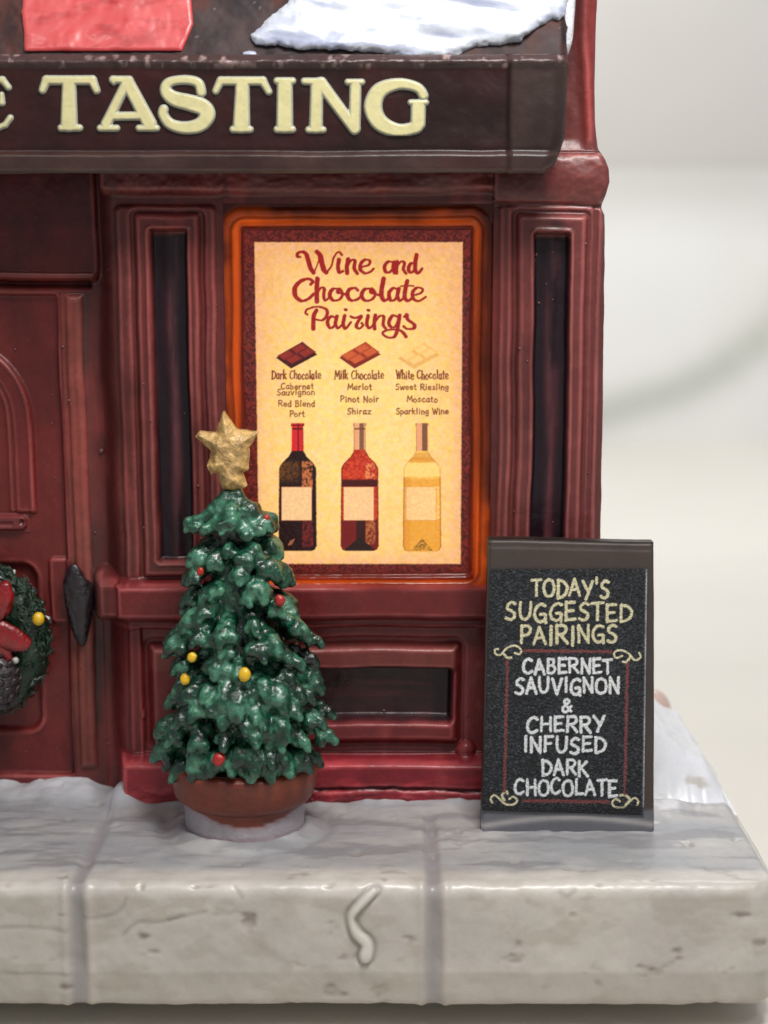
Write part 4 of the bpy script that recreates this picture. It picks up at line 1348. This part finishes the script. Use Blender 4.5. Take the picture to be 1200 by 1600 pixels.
for tip, ax, r in lobes:
    L_ = (tip - ax).length
    for t in (0.35, .55, .72, .86, .95, 1.0):
        rr_i = r * {0.35: .6, .55: .75, .72: .9, .86: .95, .95: .8, 1.0: .6}[t]
        p = ax.lerp(tip, t)
        p.z += (1 - t) * L_ * .55 + (0 if t < 1 else -.03)
        ball(p, rr_i * .92, t)
    sd_ = Vector((0, 0, 1)).cross((tip - ax).normalized()) * r
    for q_ in (-1, 1):                                   # shoulders make the bough a broad drooping wedge
        ball(ax.lerp(tip, .86) + sd_ * q_ * rnd.uniform(.45, .85) + Vector((0, 0, r * rnd.uniform(-.25, .35))), r * rnd.uniform(.5, .75), .9)
    ball(tip + (tip - ax).normalized() * r * .2 + Vector((0, 0, -r * .4)), r * .45, 1.0)
for (qx, qy) in ((296, 822), (320, 834), (348, 826), (384, 842), (405, 834), (424, 816), (364, 822)):   # the skirt under the star
    R_ = rad_at(qy); dx = (qx - axis_px(qy)) / 102.5
    dep = math.sqrt(max(R_ * R_ - dx * dx, .01)) * .75
    x_, z_ = tp(qx, qy, TY - dep)
    a_, b_ = Vector((tp(364, 772)[0] - tx + dx * .15, -.12, tp(364, 772)[1])), Vector((x_ - tx, -dep, z_ + .06))
    for t in np.linspace(0, 1, 7): ball(a_.lerp(b_, float(t)) + Vector((0, 0, -.10 * math.sin(t * 3.1))), .11, .75 + .2 * float(t))
for py in range(772, 1195, 14):
    ax, zz = tp(axis_px(py), py)
    ball(Vector((ax - tx, 0, zz)), max(.17, rad_at(py) * .52), 0)
bm.free()
BA = np.array(balls)
V = (BV[None] * BA[:, 3][:, None, None] + BA[:, None, :3]).reshape(-1, 3)
F = (BF[None] + (np.arange(len(BA)) * len(BV))[:, None, None]).reshape(-1, 3)
me = bpy.data.meshes.new("crown"); me.from_pydata(V.tolist(), [], F.tolist())
crown = link("crown", me, M_tree, tree)
md = crown.modifiers.new("melt", 'REMESH'); md.mode = 'VOXEL'; md.voxel_size = .026; md.use_smooth_shade = True
dg = bpy.context.evaluated_depsgraph_get(); dg.update()
me2 = bpy.data.meshes.new_from_object(crown.evaluated_get(dg))
crown.modifiers.clear(); crown.data = me2; me2.name = "crown"
bmm = bmesh.new(); bmm.from_mesh(me2)
bmesh.ops.smooth_vert(bmm, verts=bmm.verts, factor=.5, use_axis_x=True, use_axis_y=True, use_axis_z=True)
bmm.normal_update()
kd = kdtree.KDTree(len(kd_pts))
for i_, (p, t, r) in enumerate(kd_pts): kd.insert(p, i_)
kd.balance()
co = np.array([v.co[:] for v in bmm.verts]); no = np.array([v.normal[:] for v in bmm.verts])
disp = .042 * fbm(co[:, 0] * 4.5, co[:, 1] * 4.5, co[:, 2] * 4.5, 180, 3) + .007 * fbm(co[:, 0] * 20, co[:, 1] * 20, co[:, 2] * 20, 181, 2)
co2 = co + no * disp[:, None]
for v, p in zip(bmm.verts, co2): v.co = p
bmm.to_mesh(me2); bmm.free()
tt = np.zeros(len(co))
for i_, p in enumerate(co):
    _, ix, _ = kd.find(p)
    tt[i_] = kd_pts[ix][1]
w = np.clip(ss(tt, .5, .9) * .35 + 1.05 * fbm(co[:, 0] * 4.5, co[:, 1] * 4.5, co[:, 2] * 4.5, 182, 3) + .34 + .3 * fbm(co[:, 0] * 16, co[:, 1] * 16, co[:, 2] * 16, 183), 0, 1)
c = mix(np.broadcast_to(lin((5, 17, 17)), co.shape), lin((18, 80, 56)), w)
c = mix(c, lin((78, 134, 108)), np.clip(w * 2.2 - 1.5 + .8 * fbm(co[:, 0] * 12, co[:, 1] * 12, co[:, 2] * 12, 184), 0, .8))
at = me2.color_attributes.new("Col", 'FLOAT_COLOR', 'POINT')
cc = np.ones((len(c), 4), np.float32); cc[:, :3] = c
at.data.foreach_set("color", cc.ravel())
me2.polygons.foreach_set("use_smooth", [True] * len(me2.polygons))
me2.update()


def on_tree(px, py, push=0.0):
    R_ = rad_at(py); dx = (px - axis_px(py)) / 102.5
    dep = math.sqrt(max(R_ * R_ - dx * dx, .02)) * .78 + push
    x, z = tp(px, py, TY - dep)
    return (x - tx, -dep, z)


for (px, py, r, mt, lb) in ((416, 810, .055, M_red, 0), (313, 893, .06, M_red, 0), (437, 938, .08, M_red, 0), (342, 1186, .10, M_red, 0), (300, 1027, .075, M_yel, 0), (289, 1061, .08, M_yel, 0), (382, 1054, .10, M_yel, 0)):
    blob("ornament", on_tree(px, py, .12), (r * .95, r * .8, r * 1.1), mt, tree, .2, 1.3, int(px), 3, Euler((0, rad((px % 7) * 8 - 20), 0)))
# the star
SY = TY - .10
cx0, cz0 = tp(355, 702, SY)
star_pts = [(349, 645), (368, 672), (402, 677), (388, 700), (386, 734), (377, 738), (384, 760), (366, 768), (348, 762), (341, 737), (330, 740), (325, 728), (332, 704), (306, 682), (312, 676), (338, 678)]
star_f = lambda x, y: poly_sd(star_pts)(x, y) - 1.5 + 1.2 * fbm(x * .12, y * .12, 0, 190)
bm = bmesh.new()


def star_side(sign, name_):
    def h(d): return .0
    return None


def star_map(x, y):
    p = P(x, y, SY)
    rel = np.stack([p[0] - tx, p[1] - TY, p[2]], 0)
    return rel[0], rel[1], rel[2]


ang = lambda x, y: np.arctan2(y - 704, x - 355)


def star_h(d): return .17 * (1 - (1 - np.clip(d / 17, 0, 1)) ** 1.7)


st = sdf_mesh("star", star_f, 300, 638, 408, 775, 1.6, star_map, star_h, lambda x, y, d: np.broadcast_to(lin((196, 168, 112)), x.shape + (3,)), M_gold, tree)
# close the star's back
mb = st.data
bmx = bmesh.new(); bmx.from_mesh(mb)
front = [v.co.copy() for v in bmx.verts]
for v in bmx.verts:
    if v.co.y > SY - TY + .02: v.co.y += .10
edges = [e for e in bmx.edges if e.is_boundary]
bmesh.ops.contextual_create(bmx, geom=edges)
for v in bmx.verts:
    v.co += Vector((0, 1, 0)) * .05 * float(fbm(v.co.x * 7, v.co.z * 7, 0, 191))
bmx.to_mesh(mb); bmx.free()
mb.polygons.foreach_set("use_smooth", [True] * len(mb.polygons))
tag(st, "gold star on top of the tree")

# ------------------------------------------------------------------ pavement: three moulded stone blocks
pave = empty("pavement", (0, 0, 0)); pave["kind"] = "structure"
YF, RE = G(600, 1384)[1], 5.66
ZBOT = Z(1572, YF)
JX = [G(138, 1345)[0], G(675, 1345)[0]]
JX = [JX[0] - .02, JX[1]]
crack_fr = [  # engraved lines of the front face, photo pixels
    ([(130, 1434), (160, 1434), (188, 1422), (197, 1404)], 3.5), ([(192, 1462), (214, 1442), (250, 1441), (290, 1432), (322, 1424)], 3.0),
    ([(0, 1450), (60, 1450), (104, 1457)], 3.0), ([(366, 1385), (378, 1402)], 3.0), ([(0, 1521), (110, 1524)], 2.5), ([(875, 1395), (885, 1401), (898, 1393)], 4.0)]
wig = spline([(584, 1393), (566, 1410), (549, 1432), (556, 1456), (573, 1474), (571, 1494)], 5)


def block(name, xa, xb, rightend=False, lab=None):
    qs = .03
    nx = int((xb - xa) / qs)
    xs = np.linspace(xa, xb, nx)
    # profile: back of the top -> front edge -> front face -> underside
    re_, rb = .20, .10
    prof = [(y_, 0.0) for y_ in np.linspace(3.4, YF + re_, 190)]
    prof += [(YF + re_ - re_ * math.sin(a), -re_ + re_ * math.cos(a)) for a in np.linspace(0, math.pi / 2, 12)[1:]]
    prof += [(YF, z_) for z_ in np.linspace(-re_, ZBOT + rb, 52)[1:]]
    prof += [(YF + rb - rb * math.cos(a), ZBOT + rb - rb * math.sin(a)) for a in np.linspace(0, math.pi / 2, 7)[1:]]
    prof += [(y_, ZBOT) for y_ in np.linspace(YF + rb, 3.4, 14)[1:]]
    prof = np.array(prof)
    m = len(prof)
    tn = np.gradient(prof, axis=0)
    tn /= np.linalg.norm(tn, axis=1)[:, None]
    nrm = np.stack([tn[:, 1], -tn[:, 0]], 1)         # outward: up on top, -Y in front
    gx = np.broadcast_to(xs[:, None], (nx, m)).copy()
    gy = np.broadcast_to(prof[:, 0][None], (nx, m)).copy()
    gz = np.broadcast_to(prof[:, 1][None], (nx, m)).copy()
    # rounded end of the last block
    xin = gx.copy()
    if rightend:
        re2 = .42
        rr_r = np.clip((gx - (xb - re2)) / re2, 0, 1)
        ins = re2 * (1 - np.sqrt(np.clip(1 - rr_r ** 2, 0, 1)))
        fr = ss(-gy, -(YF + 1.3), -YF)
        gy = gy + ins * fr
        topw = ss(gz, -.3, 0)
        gz = gz - np.clip(ins - .12, 0, 1) * .55 * topw + np.clip(ins - .2, 0, 1) * .4 * (1 - topw) * ss(-gz, 1.0, 1.5)
    # pixel position of each point, for the engraved marks
    dy = gy + DIST
    A_ = dy * CT - (gz - CAMH) * ST
    up_ = dy * ST + (gz - CAMH) * CT
    px, py = 600 + FPX * gx / A_, 800 - FPX * up_ / A_
    front = ss(-gy, -(YF + .35), -(YF + .05))
    h = .030 * fbm(gx * 1.2, gy * 1.2, gz * 1.2, 200) + .016 * fbm(gx * 4, gy * 4, gz * 4, 201)
    # dents
    dn_ = np.clip(fbm(gx * 2.6, gy * 3.5, gz * 4.5, 202, 3) * 2.6 - 1.05, 0, 1)
    h = h - .045 * dn_
    gr = 0
    for J in JX:
        wj = .10 + .03 * ss(-gz, 0, 1.3) + .008 * fbm(gy * 2, gz * 2, 0, 203)
        g = np.exp(-(np.abs(gx - J - .02 * fbm(gy * 1.2, gz * 1.2, 0, 204)) / wj) ** 3)
        fade = ss(-gy, 0.3, 1.2)
        h = h - .06 * g * fade * (1 - .8 * ss(-gz, 1.1, 1.5))
        h = h + .025 * np.exp(-((np.abs(gx - J) - .17) / .06) ** 2) * front
        gr = np.maximum(gr, g * fade)
    ck = 0
    for pts, w_ in crack_fr:
        d_ = np.full(gx.shape, 99.)
        pp_ = spline(pts, 4)
        for p, q in zip(pp_[:-1], pp_[1:]): d_ = np.minimum(d_, segd(px, py, p, q)[0])
        ck = np.maximum(ck, np.exp(-(d_ / w_) ** 2) * front)
    h = h - .012 * ck
    d_ = np.full(gx.shape, 99.)
    for p, q in zip(wig[:-1], wig[1:]): d_ = np.minimum(d_, segd(px, py, p, q)[0])
    wg = d_ - 6.5 - 4 * np.clip((py - 1440) / 50, 0, 1)
    h = h + (.055 * ss(-wg, -1, 4) - .035 * np.exp(-((wg - 2.5) / 2.6) ** 2)) * front
    ck2 = np.exp(-((wg - 2.5) / 2.6) ** 2) * front
    # drifts against the house, a collar round the pot and under the board
    topm = ss(gz, -.25, 0)
    dr = .16 * np.exp(-np.abs(gy + .35) / .35) * (.6 + .6 * fbm(gx * 1.3, 0, 0, 205)) * (gx > X(180, 1250))
    dr = dr + .22 * ss(gy, -.6, .3) * ss(-gx, -X(185, 1250), -X(120, 1250)) * (.8 + .5 * fbm(gx * 1.5, gy, 0, 206))
    pr = np.hypot((gx - tx), (gy - TY) / .86)
    dr = dr + .08 * np.exp(-((pr - 1.0) / .12) ** 2) * (gy < TY + .3) * (.85 + .5 * fbm(gx * 2, gy * 2, 0, 207)) - .05 * np.exp(-((pr - 1.3) / .12) ** 2)
    # peak of snow beside the door
    pk = (X(150, 1225, .15), -.05)
    dr = dr + .34 * np.exp(-(((gx - X(196, 1245)) / .26) ** 2 + ((gy - .0) / .35) ** 2)) * (gx > X(150, 1250))
    h = h + dr * topm * (gz > -.3)
    V = np.stack([gx, gy + h * nrm[:, 0][None], gz + h * nrm[:, 1][None]], -1)
    sh = gx.shape + (3,)
    c = mix(np.broadcast_to(lin((204, 198, 190)), sh), lin((190, 184, 178)), np.clip(.5 + 1.2 * fbm(gx * 1.2, gy * 1.2, gz * 1.2, 210), 0, 1))
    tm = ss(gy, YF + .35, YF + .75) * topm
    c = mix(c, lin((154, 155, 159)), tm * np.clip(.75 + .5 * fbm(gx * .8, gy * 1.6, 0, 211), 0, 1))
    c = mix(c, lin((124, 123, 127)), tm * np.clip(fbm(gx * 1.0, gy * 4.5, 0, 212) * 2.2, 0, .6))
    c = mix(c, lin((150, 140, 130)), np.clip(dn_ * 1.4, 0, .75) * (1 - tm * .5))
    c = mix(c, lin((176, 168, 156)), front * np.clip(fbm(gx * 2.2, gz * 4, 0, 213) * 2 - .2, 0, .55))
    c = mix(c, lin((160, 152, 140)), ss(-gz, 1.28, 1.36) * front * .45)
    c = mix(c, lin((146, 141, 144)), gr * .8)
    c = mix(c, lin((150, 144, 138)), np.clip(ck, 0, 1) * .5)
    c = mix(c, lin((135, 127, 119)), np.clip(ck2, 0, 1) * .5)
    c = mix(c, lin((228, 224, 216)), ss(-wg, 0, 3) * front * .6)
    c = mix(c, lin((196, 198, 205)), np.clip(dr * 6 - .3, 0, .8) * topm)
    idx = np.arange(nx * m).reshape(nx, m)
    F = gridF(nx, m)[:, ::-1].tolist()
    V = V.reshape(-1, 3); c = c.reshape(-1, 3)
    Vl = V.tolist(); cl = c.tolist()
    # end caps as fans, each with its own rim
    for e, col_ in ((0, 1), (-1, 0)):
        ring = idx[e]
        b0 = len(Vl)
        rim = [Vl[q] for q in ring]
        if e == -1 and rightend:
            # bulged end: two inner rings
            cyy, czz = (YF + 3.4) / 2, ZBOT / 2
            prev = list(ring)
            for s_, o_ in ((.985, .05), (.955, .085), (.90, .11), (.5, .12)):
                cur = []
                for q in ring:
                    v = Vl[q]
                    yy_ = v[1] + (np.clip(1 - abs(v[1] - YF), -3, 1) if False else 0)
                    cur.append(len(Vl)); k_ = (1 - s_)
                    Vl.append([v[0] + o_ + .015 * float(fbm(v[1] * 3, v[2] * 3, s_ * 5, 220)), v[1] + np.sign(cyy - v[1]) * min(abs(cyy - v[1]), k_ * 1.6), czz + (v[2] - czz) * (1 - k_ * 1.2)])
                    cl.append(cl[q])
                for a in range(m - 1): F.append([prev[a], prev[a + 1], cur[a + 1], cur[a]])
                prev = cur
            F.append(prev[::-1] if False else prev)
        else:
            for v, q in zip(rim, ring): Vl.append(list(v)); cl.append(cl[q])
            F.append(list(range(b0, b0 + m)) if e == -1 else list(range(b0, b0 + m))[::-1])
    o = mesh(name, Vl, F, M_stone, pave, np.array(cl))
    if lab: o["label"] = lab
    return o


V = [(-9, -1.9, ZBOT + .02), (4.6, -1.9, ZBOT + .02), (4.6, 3.2, ZBOT + .02), (-9, 3.2, ZBOT + .02)]  # unseen foot, added to lift the pavement so the counter below lies in shade
V = V + [(a, b, ZC) for a, b, c_ in V]
mesh("foot", V, [(0, 1, 2, 3), (7, 6, 5, 4), (0, 4, 5, 1), (1, 5, 6, 2), (2, 6, 7, 3), (3, 7, 4, 0)], M_stone, pave, np.tile(lin((200, 195, 185)), (8, 1)), False)
block("paving_stone", -9.5, JX[0])
block("paving_stone", JX[0] + .0005, JX[1])
block("paving_stone", JX[1] + .0005, RE, True, "rounded end block of the pale stone pavement")

# ------------------------------------------------------------------ snow bank and the block behind
nb_x, nb_y = np.meshgrid(np.linspace(3.3, 5.68, 110), np.linspace(-.55, 3.3, 150), indexing='ij')
u_ = (nb_x - 3.3) / 2.38
top = 1.5 * (1 - ss(u_, .25, .95) * .62)
fy = ss(nb_y, -.45 + .12 * fbm(nb_x * 2, 0, 0, 230) + .25 * (1 - u_) , .55)
ex = 1 - ss(nb_x + .05 * fbm(nb_y * 2, 0, 0, 234), 5.30, 5.66)
hh = top * fy ** .8 * (.35 + .65 * ex) * (1 + .12 * fbm(nb_x * 1.5, nb_y * 1.5, 0, 231) + .012 * fbm(nb_x * 5, nb_y * 5, 0, 232)) * ss(3.3 - nb_y, 0, .3)
hh = hh * np.clip(ex * 8, 0, 1) - .05 * 1.0
c = mix(np.broadcast_to(lin((226, 228, 234)), nb_x.shape + (3,)), lin((188, 182, 172)), np.clip(fbm(nb_x * 3, nb_y * 3, hh * 3, 233) * 3 - .9, 0, .8))
o = mesh("snow_bank", np.stack([nb_x, nb_y, hh], -1).reshape(-1, 3), gridF(110, 150), M_snow, None, c.reshape(-1, 3))
tag(o, "heap of white snow on the pavement corner behind the chalkboard sign", "snow bank")
o = blob("pink_stone", (X(1022, 1090, 4.2), 4.2, Z(1100, 4.2) - .3), (.36, .4, .6), glaze("pinkish_paint", base=(205, 178, 168), var=.1), None, .06, 1.2, 8)
tag(o, "blurred pinkish stone showing above the snow heap, right of the chalkboard sign", "stone")

# ------------------------------------------------------------------ chalkboard sign
yb_ = G(887, 1300)[1]
bz0, bz1 = 0.0, None
LEAN = .34                                             # the top stands this much further back
zt_b = Z(845, yb_ + LEAN)
slope = LEAN / zt_b
board = empty("chalkboard_sign", (float(P(887, 1300, yb_)[0]), yb_, 0))
tag(board, "upright chalkboard sign with handwritten pairings, standing on the pavement beside the window", "chalkboard")
bx0 = board.location.x


def BP_(px, py, off=0.0):
    """point on the leaning front of the board, relative to its foot"""
    dx, dy, dz = ray(px, py)
    t = (yb_ - off + slope * CAMH + DIST) / (dy - slope * dz)
    return dx * t - bx0, dy * t - DIST - yb_, CAMH + dz * t


bl = lambda py: 763 + (py - 845) * (-11 / 450.)
br = lambda py: 1022.5 + 0 * py
n, m = 90, 140
us, vs_ = np.meshgrid(np.linspace(0, 1, n), np.linspace(0, 1, m), indexing='ij')
topy = 843 + 5 * us + 1.5 * fbm(us * 3, 0, 0, 240)
boty = 1300 + 5 * us
py = topy + vs_ * (boty - topy)
px = bl(py) + us * (br(py) - bl(py)) + .8 * fbm(us * 0 + (us > .5), vs_ * 5, 0, 241) * np.abs(us - .5) * 2
x, y, z = BP_(px, py)
rnd_ = np.minimum.reduce([np.clip(us * 2.6 / .06, 0, 1), np.clip((1 - us) * 2.6 / .06, 0, 1), np.clip(vs_ * 4.5 / .09, 0, 1)])
hgt = .06 * (np.sqrt(np.clip(1 - (1 - rnd_) ** 2, 0, 1)) - 1) - .025 * np.exp(-((py - topy - 9) / 2.2) ** 2)
hgt = hgt + .008 * fbm(us * 5, vs_ * 9, 0, 242)
# the sunk field for the printed panel
y = y - hgt
c = mix(np.broadcast_to(lin((84, 76, 72)), px.shape + (3,)), lin((96, 82, 76)), np.clip(.4 + fbm(us * 2, vs_ * 4, 0, 243), 0, 1))
foot = ss(py + 3 * fbm(us * 4, 0, 0, 244), 1262, 1270)
c = mix(c, lin((140, 147, 160)), foot * .9)
c = mix(c, lin((235, 238, 240)), foot * np.exp(-((py - 1287 + 14 * np.sin(us * 3.0) - 4) / 4.5) ** 2) * .8)
V = np.stack([x, y, z], -1).reshape(-1, 3)
idx = np.arange(n * m).reshape(n, m)
loop = np.concatenate([idx[:, 0], idx[-1, 1:], idx[-2::-1, -1], idx[0, -2:0:-1]])
Bv = V[loop].copy(); Bv[:, 1] += .22
k = np.arange(len(loop)); k2 = (k + 1) % len(loop)
Fq = np.concatenate([gridF(n, m)[:, ::-1], np.stack([loop[k], loop[k2], n * m + k2, n * m + k], 1)]).tolist()
Fq.append([n * m + int(q) for q in k])
cN = c.reshape(-1, 3)
mesh("front_board", np.concatenate([V, Bv]), Fq, M_board, board, np.concatenate([cN, cN[loop]]) * np.array([.52, .48, .46]))
# rear leaf of the A-frame
wtop = float(BP_(763, 900)[0]), float(BP_(1022, 900)[0])
ztop = zt_b - .15
yt, ybk = slope * ztop + .24, slope * ztop + .95
V = [(wtop[0] + .05, yt, ztop), (wtop[1] - .05, yt, ztop), (wtop[1] - .02, ybk, 0), (wtop[0] + .02, ybk, 0)]
V += [(a, b + .12, c_) for a, b, c_ in V]
mesh("rear_board", V, [(0, 1, 2, 3), (7, 6, 5, 4), (0, 4, 5, 1), (1, 5, 6, 2), (2, 6, 7, 3), (3, 7, 4, 0)], M_board, board, np.tile(lin((60, 54, 52)), (8, 1)), False)

# printed panel
CR = Raster(748, 886, 1014, 1280, .8)
A_ = CR.X, CR.Y
c = mix(np.broadcast_to(lin((34, 36, 40)), CR.X.shape + (3,)), lin((72, 76, 84)), np.clip(fbm(CR.X * .38, CR.Y * .5, 0, 250, 3) * 2.6, 0, .85))
c = mix(c, lin((18, 19, 22)), np.clip(fbm(CR.X * .3, CR.Y * .3, 4, 251, 3) * 2, 0, .7))
CR.c = c
CRM, WHT, MAR = lin((232, 224, 186)), lin((244, 248, 250)), lin((128, 70, 68))
LN = [("TODAY'S", 831, 906.5, 952, 933, 4.2, CRM), ("SUGGESTED", 790, 943, 988, 970, 4.3, CRM), ("PAIRINGS", 813, 979, 965, 1006, 4.4, CRM),
      ("CABERNET", 817, 1029, 957, 1051, 4.0, WHT), ("SAUVIGNON", 805, 1060, 968, 1083, 4.0, WHT), ("&", 878, 1092, 893, 1111, 3.6, WHT),
      ("CHERRY", 823, 1119, 945, 1142, 4.1, WHT), ("INFUSED", 818, 1152, 947, 1175, 4.1, WHT), ("DARK", 847, 1188, 919, 1211, 4.0, WHT), ("CHOCOLATE", 804, 1218, 964, 1242, 4.1, WHT)]
for i_, (tx_, a, b, c_, d_, w_, cl_) in enumerate(LN):
    write(CR, tx_, a, b, c_, d_, w_ + .3, cl_, gap=.20, jit=.085, seed=30 + i_, rag=.9, soft=1.3, holes=.5)
Q1 = lambda pts: [(760 + x / 4.615, 890 + y / 4.615) for x, y in pts]
Q2 = lambda pts: [(760 + x / 4.615, 1040 + y / 4.615) for x, y in pts]
for w_, p in ((3, Q1([(84, 572), (62, 578), (66, 608), (105, 612), (145, 568), (205, 548), (250, 578), (238, 610), (205, 600)])), (3.6, Q1([(122, 602), (150, 635), (178, 636)])),
              (3, Q1([(1102, 602), (1112, 632), (1070, 652), (1025, 604), (965, 580), (922, 600), (934, 636), (978, 622)])), (3.6, Q1([(1042, 622), (1012, 665), (985, 664)])),
              (3, Q2([(42, 988), (30, 960), (56, 934), (92, 958), (138, 998), (198, 1000), (222, 970), (192, 946), (166, 962)])), (3.4, Q2([(130, 970), (112, 932), (145, 908), (152, 925)])),
              (3, Q2([(1088, 1004), (1094, 976), (1070, 955), (1036, 978), (990, 1020), (930, 1020), (906, 990), (930, 962), (962, 978)])), (3.6, Q2([(1006, 1000), (1034, 966), (1002, 936), (965, 936)]))):
    CR.stroke(p, w_, CRM, rag=.6, soft=1.2)
for w_, p in ((4.6, Q1([(275, 585), (900, 592)])), (4.4, [(793, 1032), (788, 1236)]), (4.4, [(980.5, 1036), (976, 1240)]), (4.8, [(818, 1251), (950, 1253)])):
    CR.stroke(p, w_, MAR, rag=2.2, soft=1.6, smooth=False, holes=.7)
# light right-hand edge of the panel
lnx = 1011.5 - (CR.Y - 890) * 5 / 380
CR.c = mix(CR.c, lin((176, 180, 188)), np.exp(-((CR.X - lnx + 1.0) / 1.5) ** 2) * np.clip(.8 + .5 * fbm(CR.Y * .08, 0, 0, 252), 0, 1))
CR.c = mix(CR.c, lin((22, 23, 27)), ss(CR.Y, 1258, 1264) * .6)


def cmap(X_, Y_):
    # the print's trapezium outline
    u = (X_ - 748) / (1014 - 748)
    L0, R0_ = 766.5 + (Y_ - 890) * -12.5 / 380, 1011.5 + (Y_ - 890) * -5 / 380
    Xc = np.clip(X_, L0, R0_)
    yb2 = np.clip(Y_, 889.5, 1266 + 8 * u)
    return BP_(Xc, yb2, .028 + .004 * fbm(X_ * .3, Y_ * .3, 0, 253))


pr_ = CR.build("chalk_panel", cmap, M_print, board)
tag(pr_, "black printed chalk panel reading Today's suggested pairings")
me = pr_.data
bmx = bmesh.new(); bmx.from_mesh(me)
bmesh.ops.dissolve_degenerate(bmx, edges=bmx.edges, dist=1e-5)
bmesh.ops.remove_doubles(bmx, verts=bmx.verts, dist=1e-5)
ext = bmesh.ops.extrude_edge_only(bmx, edges=[e for e in bmx.edges if e.is_boundary])
for v in [g for g in ext['geom'] if isinstance(g, bmesh.types.BMVert)]: v.co.y += .03
bmx.to_mesh(me); bmx.free()

# pimples of glaze and specks of dust on the front
bm = bmesh.new()
rnd = random.Random(21)
sp = [(158, 705, .045), (730, 1118, .02), (600, 1110, .025), (542, 1066, .025), (838, 398, .025), (487, 1250, .03), (900, 845, .025)]
sp += [(rnd.choice((rnd.uniform(790, 940), rnd.uniform(155, 345), rnd.uniform(20, 150))), rnd.uniform(330, 1180), rnd.uniform(.010, .022)) for _ in range(60)]
for (px, py, s_) in sp:
    x_, z_ = X(px, py), Z(py)
    d_ = float(depth(np.array([x_]), np.array([z_]))[0])
    x_, z_ = X(px, py, -d_), Z(py, -d_)
    if 380 < px < 750 and py < 890: continue
    bmesh.ops.create_icosphere(bm, subdivisions=2, radius=s_, matrix=__import__('mathutils').Matrix.Translation((x_, -float(depth(np.array([x_]), np.array([z_]))[0]) - s_ * .2, z_)))
me = bpy.data.meshes.new("glaze_specks"); bm.to_mesh(me); bm.free()
me.polygons.foreach_set("use_smooth", [True] * len(me.polygons))
o = in_house(link("glaze_specks", me, glaze("speck_glaze", base=(104, 62, 60), var=.1), house))
o["kind"] = "stuff"
